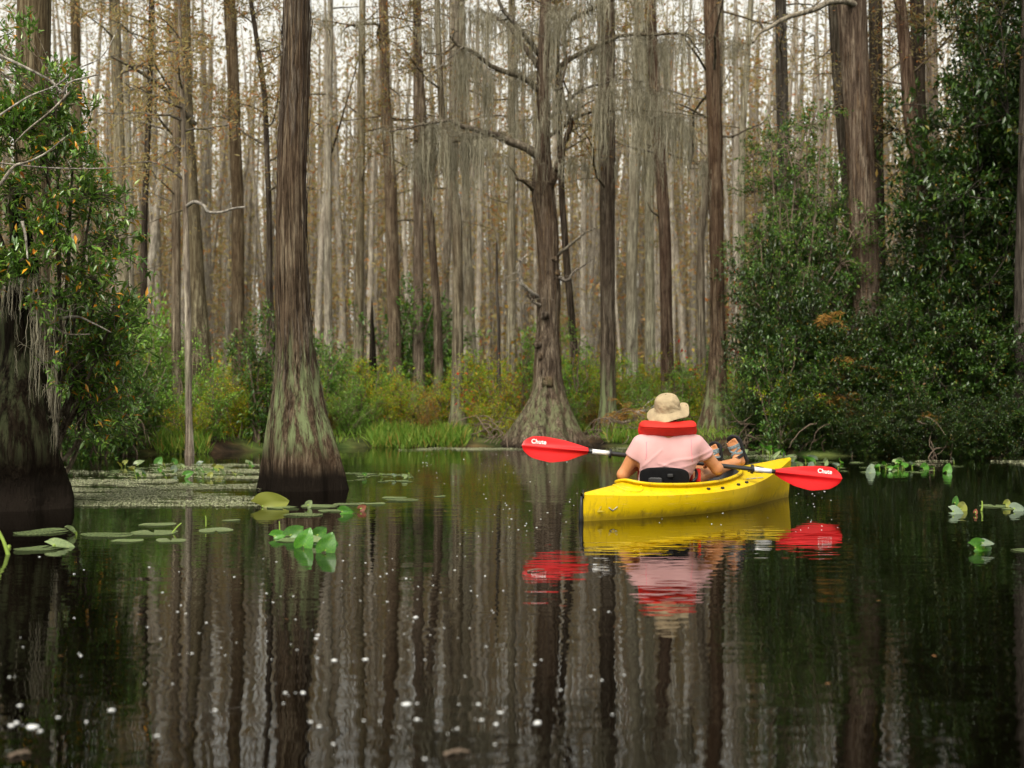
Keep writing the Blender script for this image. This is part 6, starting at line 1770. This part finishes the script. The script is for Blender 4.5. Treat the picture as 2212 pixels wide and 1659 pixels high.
def head(P):
    q = (P - HC_) @ HR
    d = d_ell(q, (0, -.008, .028), (.074, .092, .088))
    d = smin(d, d_ell(q, (0, .022, -.035), (.058, .066, .078)), .04)
    d = smin(d, d_ell(q, (0, .050, -.082), (.030, .030, .026)), .03)      # chin
    d = smin(d, d_cap(q, (0, .088, .010), (0, .112, -.024), .009, .013), .012)   # nose
    d = smin(d, d_ell(q, (0, .082, -.056), (.026, .014, .010)), .008)     # lips
    for s in (-1, 1):
        d = smax(d, -d_ell(q, (s * .031, .098, .010), (.017, .014, .011)), .010)  # eye sockets
        d = smin(d, d_ell(q, (s * .031, .076, .010), (.012, .012, .011)), .002)
        d = smin(d, d_ell(q, (s * .077, -.004, -.006), (.008, .020, .030)), .010)  # ears
        d = smin(d, d_ell(q, (s * .044, .058, -.028), (.024, .022, .022)), .02)    # cheeks
    return d
def body(P):
    d = torso(P)
    d = smin(d, d_cap(P, (.03, -.03, .50), HC_ + np.array([0, -.005, -.05]), .056, .050), .04)
    d = smin(d, head(P), .02)
    for sh, el, wr, sd in ((SHL, ELL, WRL, -1), (SHR, ELR, WRR, 1)):
        d = smin(d, d_cap(P, sh, el, .054, .041), .03)
        d = smin(d, d_cap(P, el, wr, .042, .026), .02)
    for hip, kn, an in (((.085, .05, .12), KNR, ANR), ((-.085, .05, .12), KNL, ANL)):
        d = smin(d, d_cap(P, hip, kn, .085, .058), .04)
        d = smin(d, d_cap(P, kn, kn * .55 + an * .45, .055, .052), .03)
        d = smin(d, d_cap(P, kn * .55 + an * .45, an, .052, .034), .03)
    d = smin(d, foot(P, TOER, HEELR, ANR), .015); d = smin(d, foot(P, TOEL, HEELL, ANL), .015)
    d = np.minimum(d, hand(P, HANDL, WRL, -1)); d = np.minimum(d, hand(P, HANDR, WRR, 1))
    return d
def net_obj(name, f, lo, hi, h, mat, parent, smooth_it=2):
    V, Q = surface_nets(f, lo, hi, h)
    m = MB(); m.add(V, Q)
    o = m.build(name, mat, parent)
    return o
def skin_mat():
    m, n, l, b = nodemat('skin')
    b.inputs['Roughness'].default_value = 0.45; set_spec(b, 0.4)
    b.inputs['Subsurface Weight'].default_value = 0.12
    b.inputs['Subsurface Radius'].default_value = (0.01, 0.004, 0.002)
    tc = n.new('ShaderNodeTexCoord'); a = n.new('ShaderNodeTexNoise'); a.inputs['Scale'].default_value = 14; a.inputs['Detail'].default_value = 5
    l.new(tc.outputs['Object'], a.inputs[0])
    r = ramp(n, [(0.3, (0.44, 0.18, 0.072)), (0.7, (0.54, 0.24, 0.108))])
    l.new(a.outputs[0], r.inputs[0]); l.new(r.outputs[0], b.inputs['Base Color'])
    return m
M['skin'] = skin_mat()
def shirt_mat():
    m, n, l, b = nodemat('pink_cotton')
    b.inputs['Roughness'].default_value = 0.85; set_spec(b, 0.15)
    b.inputs['Sheen Weight'].default_value = 0.2
    tc = n.new('ShaderNodeTexCoord')
    a = n.new('ShaderNodeTexNoise'); a.inputs['Scale'].default_value = 6; a.inputs['Detail'].default_value = 4
    l.new(tc.outputs['Object'], a.inputs[0])
    r = ramp(n, [(0.3, (0.54, 0.295, 0.295)), (0.7, (0.62, 0.35, 0.35))])
    l.new(a.outputs[0], r.inputs[0]); l.new(r.outputs[0], b.inputs['Base Color'])
    return m
M['shirt'] = shirt_mat()
M['seam'] = simple('pink_seam', (0.80, 0.22, 0.28), 0.8, 0.1)
M['vest'] = simple('red_vest', (0.66, 0.022, 0.014), 0.6, 0.25, 0.08, 14, 0.25, 160)
M['hat'] = simple('beige_cotton', (0.38, 0.295, 0.185), 0.9, 0.1, 0.14, 14, 0.8, 45)
M['shorts'] = simple('dark_shorts', (0.05, 0.035, 0.04), 0.8, 0.1, 0.2, 30)
M['hair'] = simple('brown_hair', (0.06, 0.03, 0.018), 0.5, 0.3, 0.4, 90)
M['sandal'] = simple('sandal_rubber', (0.016, 0.016, 0.018), 0.7, 0.25, 0.2, 30)
M['strap'] = simple('sandal_strap', (0.16, 0.21, 0.23), 0.8, 0.2, 0.6, 120)
# body, fine enough for fingers and toes
net_obj('body', body, (-.38, -.20, -.02), (.80, .92, .84), 0.0068, M['skin'], person)
def fold_noise(P):
    # folds running from the arm pits to the waist
    w = P[:, 0] * 0.55 + P[:, 2] * 1.0
    u = P[:, 0] * .9 + (P[:, 2] - .3) * 1.6
    a = 0.0042 * np.exp(-((P[:, 2] - .345 - .28 * (P[:, 0] - .03) - .010 * np.sin(P[:, 0] * 22)) / .010) ** 2)
    a += 0.0035 * np.exp(-((P[:, 2] - .300 - .42 * (P[:, 0] - .08) - .012 * np.sin(P[:, 0] * 15 + 1)) / .009) ** 2)
    a += 0.0035 * np.exp(-((P[:, 2] - .318 + .30 * (P[:, 0] - .05)) / .008) ** 2) * (P[:, 0] > -.05)
    a += 0.004 * np.exp(-((P[:, 2] - .375 - .9 * (P[:, 0] + .10)) / .010) ** 2) * (P[:, 0] < -.02)
    a += 0.002 * np.sin(u * 34 + 3 * np.sin(P[:, 0] * 11)) * np.clip(1 - np.abs(P[:, 2] - .28) / .12, 0, 1)
    return -a * np.clip(-P[:, 1] * 20 + 0.4, 0, 1)
def shirt(P):
    d = torso(P, .012)
    d = smin(d, d_cap(P, SHL, ELL, .066, .060), .03)
    d = smin(d, d_cap(P, SHR, ELR, .066, .060), .03)
    d = d + fold_noise(P)
    for sh, el, cut in ((SHL, ELL, .115), (SHR, ELR, .125)):
        ax_ = (el - sh) / np.linalg.norm(el - sh)
        side = np.sign(ax_[0])
        t = (P - sh) @ ax_ - cut
        near = d_cap(P, sh, el + ax_ * .2, .10, .10)
        d = np.where((near < 0) & (P[:, 0] * side > (0.13 if side < 0 else .20)), smax(d, t, .008), d)
    d = smax(d, .14 - P[:, 2], .01)
    # neck opening
    d = smax(d, -d_cap(P, (.028, -.035, .535), (.028, -.02, .70), .068, .09), .006)
    return d
net_obj('shirt', shirt, (-.36, -.20, .10), (.46, .20, .62), 0.0065, M['shirt'], person)
# shoulder seams, drawn on the shirt surface
def on_shirt(x, z):
    ys_ = np.linspace(-.19, .0, 120)
    P = np.stack([np.full(120, x), ys_, np.full(120, z)], -1)
    v = shirt(P); i = np.argmax(v < 0)
    return (x, ys_[i] - 0.0005, z) if (v < 0).any() else None
for xs_ in ([(-.128, .50), (-.132, .46), (-.130, .42), (-.136, .375)], [(.186, .515), (.184, .46), (.186, .42), (.192, .36)]):
    pts = [on_shirt(a, b) for a, b in [tuple(p) for p in spline(xs_, 24)]]
    pts = [p for p in pts if p]
    if len(pts) > 3:
        m_ = MB(); tube(m_, pts, 0.0022, 5); m_.build('shirt_seam', M['seam'], person)
# shorts
def shorts(P):
    d = d_cap(P, (-.10, .02, .12), (.10, .02, .12), .127, .127)
    for hip, kn in (((.085, .05, .12), KNR), ((-.085, .05, .12), KNL)):
        hip = np.array(hip)
        e = smax(d_cap(P, hip, kn, .098, .075), ((P - hip) @ ((kn - hip) / np.linalg.norm(kn - hip))) - .24, .01)
        d = smin(d, e, .03)
    return smax(d, P[:, 2] - .22, .01)
net_obj('shorts', shorts, (-.26, -.15, -.03), (.34, .42, .30), 0.011, M['shorts'], person)
# life vest: thick collar behind the neck, two front floats, side strap
def vest(P):
    q = P.copy()
    q[:, 1] = q[:, 1] - 1.9 * (q[:, 0] - .030) ** 2 + 0.10
    q[:, 2] = q[:, 2] - 0.12 * (q[:, 0] - .03) ** 2
    zz = q[:, 2] - .600
    q[:, 1] = np.sign(q[:, 1]) * (np.abs(q[:, 1]) + 0.85 * np.abs(zz) - .012)
    q[:, 0] = .030 + (q[:, 0] - .030) * (1 + 1.8 * np.clip(-zz, 0, .1))
    d = d_box(q, (.030, 0, .590), (.202, .064, .056), .040)
    # stitched waist of the cushion
    d = d + 0.0035 * np.exp(-((q[:, 2] - .600) / .004) ** 2) + 0.002 * np.exp(-((q[:, 0] - .028) / .006) ** 2)
    for s, cx_ in ((-1, -.085), (1, .145)):
        e = d_box(P, (cx_, .135, .37), (.085, .040, .17), .03, rot('Z', -s * 0.35))
        e = smin(e, d_cap(P, (cx_ * .9 + .02, .10, .50), (.030 + s * .165, -.01, .575), .045, .045), .03)
        d = smin(d, e, .02)
    return d
net_obj('life_vest', vest, (-.24, -.21, .15), (.30, .24, .68), 0.0072, M['vest'], person)
vp = []
for x_ in np.linspace(-.165, .225, 40):
    P_ = np.stack([np.full(160, x_), np.linspace(-.23, .05, 160), np.full(160, .600 + .12 * (x_ - .03) ** 2)], -1)
    vv = vest(P_)
    if (vv < 0).any(): i_ = np.argmax(vv < 0); vp.append((x_, P_[i_, 1] - .0005, P_[i_, 2]))
m_ = MB(); tube(m_, vp, 0.0026, 5); m_.build('vest_seam', simple('red_seam', (0.30, 0.012, 0.010), 0.7, 0.1), person)
m_ = MB(); tube(m_, spline([(.232, .02, .30), (.238, -.02, .27), (.225, -.06, .24), (.20, -.08, .22)], 16), 0.010, 8); m_.build('vest_strap', M['black_plastic'], person)
m_ = MB(); rbox(m_, (.252, .03, .255), (.018, .03, .05)); m_.build('vest_panel', M['vest'], person)
# hair under the brim
net_obj('hair', lambda P: smax(d_ell((P - HC_) @ HR, (0, -.012, -.010), (.078, .086, .080)), np.maximum(((P - HC_) @ HR)[:, 1] - .02 + .35 * ((P - HC_) @ HR)[:, 2] * 0, ((P - HC_) @ HR)[:, 2] - .005), .01), HC_ - .13, HC_ + .13, 0.008, M['hair'], person)
# sun hat
hat = MB()
na = 72
a = np.linspace(0, 2 * np.pi, na, endpoint=False)
rh = np.random.default_rng(5)
profile = [(.004, .098), (.030, .096), (.055, .088), (.066, .081), (.074, .072), (.080, .061), (.084, .050), (.087, .038), (.089, .026), (.0895, .016), (.091, .006), (.092, -.003), (.093, -.010), (.106, -.019), (.124, -.030), (.140, -.042), (.148, -.050), (.149, -.053), (.147, -.054), (.123, -.034), (.104, -.023), (.088, -.014)]
rows_ = []
for i, (r_, z_) in enumerate(profile):
    wv = 0.010 * np.sin(3 * a + 0.7) * np.clip((r_ - .09) / .05, 0, 1) + 0.006 * np.sin(5 * a + 2) * np.clip((r_ - .09) / .05, 0, 1)
    rr_ = r_ * (1 + 0.015 * np.sin(4 * a + i * 0.5) + 0.010 * np.sin(9 * a - i))
    # right-hand brim (towards +X, slightly back) turned up
    lift = np.exp(-((np.angle(np.exp(1j * (a - 0.15)))) / 0.85) ** 2) * 0.026 * np.clip((r_ - .092) / .05, 0, 1.2) ** 1.3
    cr = 0.0065 * np.sin(14 * z_ / .03 + 3.5 * np.sin(a * 3 + .4)) * np.exp(-((np.angle(np.exp(1j * (a + 1.0)))) / 0.75) ** 2) * np.clip((z_ + .01) / .03, 0, 1) * np.clip((.07 - z_) / .03, 0, 1)
    rr_ = rr_ + cr
    rows_.append(np.stack([rr_ * np.cos(a), 1.08 * rr_ * np.sin(a), z_ + wv + lift], -1))
hat.add(np.array(rows_), grid_faces(len(profile), na, True)[:, ::-1])
ho = hat.build('hat', M['hat'], person)
ho.location = (.030, -.004, .742)
ho.rotation_euler = (R(17), R(-13), R(10))
m_ = MB(); aa = np.linspace(0, 2 * np.pi, 60)
tube(m_, np.stack([.0915 * np.cos(aa), .0985 * np.sin(aa), np.full(60, -.004)], -1), 0.0022, 5)
hb = m_.build('hat_band', simple('beige_seam', (0.40, 0.31, 0.20), 0.9, 0.1), ho)
m_ = MB(); tube(m_, [(.126, -.045, .002), (.129, -.0465, -.004)], 0.0018, 8); m_.build('eyelet', M['black_plastic'], ho)
# sandals
for toe, heel, ank in ((TOER, HEELR, ANR), (TOEL, HEELL, ANL)):
    a_, n_, sd_ = foot_axes(toe, heel)
    def sole(P, toe=toe, heel=heel, a_=a_, n_=n_, sd_=sd_):
        q = np.stack([(P - heel) @ a_, (P - heel) @ sd_, (P - heel) @ n_], -1)
        L_ = np.linalg.norm(toe - heel)
        t = np.clip((q[:, 0] + .035) / (L_ + .055), 0, 1)
        hw = .040 + .017 * np.clip((t - .35) / .4, 0, 1)
        dx_ = np.abs(q[:, 0] - (L_ - .012) / 2) - (L_ / 2 + .040)
        rr_ = .045
        cxm = np.clip(q[:, 0], -.036 + .030, L_ + .026 - .048)
        d2 = np.hypot(q[:, 0] - cxm, q[:, 1]) - hw
        curve = .010 * np.clip((t - .75) / .25, 0, 1) ** 2
        dz = np.abs(q[:, 2] - .044 + curve * 1.5) - .014
        return smax(d2, dz, .008)
    c_ = (toe + heel) / 2
    net_obj('sandal', sole, c_ - .17, c_ + .17, 0.006, M['sandal'], person)
    fd = lambda P, toe=toe, heel=heel, ank=ank: foot(P, toe, heel, ank)
    def wrap(c0, dirn, nrm_, mat, r=.0045, width=3, span=2.5):
        """a strap laid over the foot: rays from inside out in the plane of dirn and nrm_"""
        for k in range(width):
            pts = []
            for an in np.linspace(-span / 2 - .6, span / 2 + .6, 26):
                dv = -n_ * math.cos(an) + dirn * math.sin(an)
                tt = np.linspace(0.0, .085, 60)
                P = (c0 + a_ * (k - (width - 1) / 2) * .0075)[None] + tt[:, None] * dv[None]
                v = fd(P); i = np.argmax(v > 0)
                pts.append(P[i] + dv * .002)
            m = MB(); tube(m, pts, r, 6); yield m
    straps = [(heel * .28 + toe * .72, sd_, M['strap'], 3), (heel * .50 + toe * .50, (sd_ + a_ * .5) / 1.12, M['strap'], 2), (heel * .52 + toe * .48, (sd_ - a_ * .5) / 1.12, M['strap'], 2), (heel * .72 + toe * .28 - n_ * .01, (sd_ + a_ * .1), M['sandal'], 3)]
    for c0, dn, mt, wd in straps:
        mm = MB()
        for m in wrap(c0, dn, n_, mt, width=wd):
            mm.v += m.v
            for q in m.q: mm.q.append(q + mm.n)
            for t in m.t: mm.t.append(t + mm.n)
            mm.qm += m.qm; mm.tm += m.tm; mm.n += m.n
        mm.build('sandal_strap', mt, person)
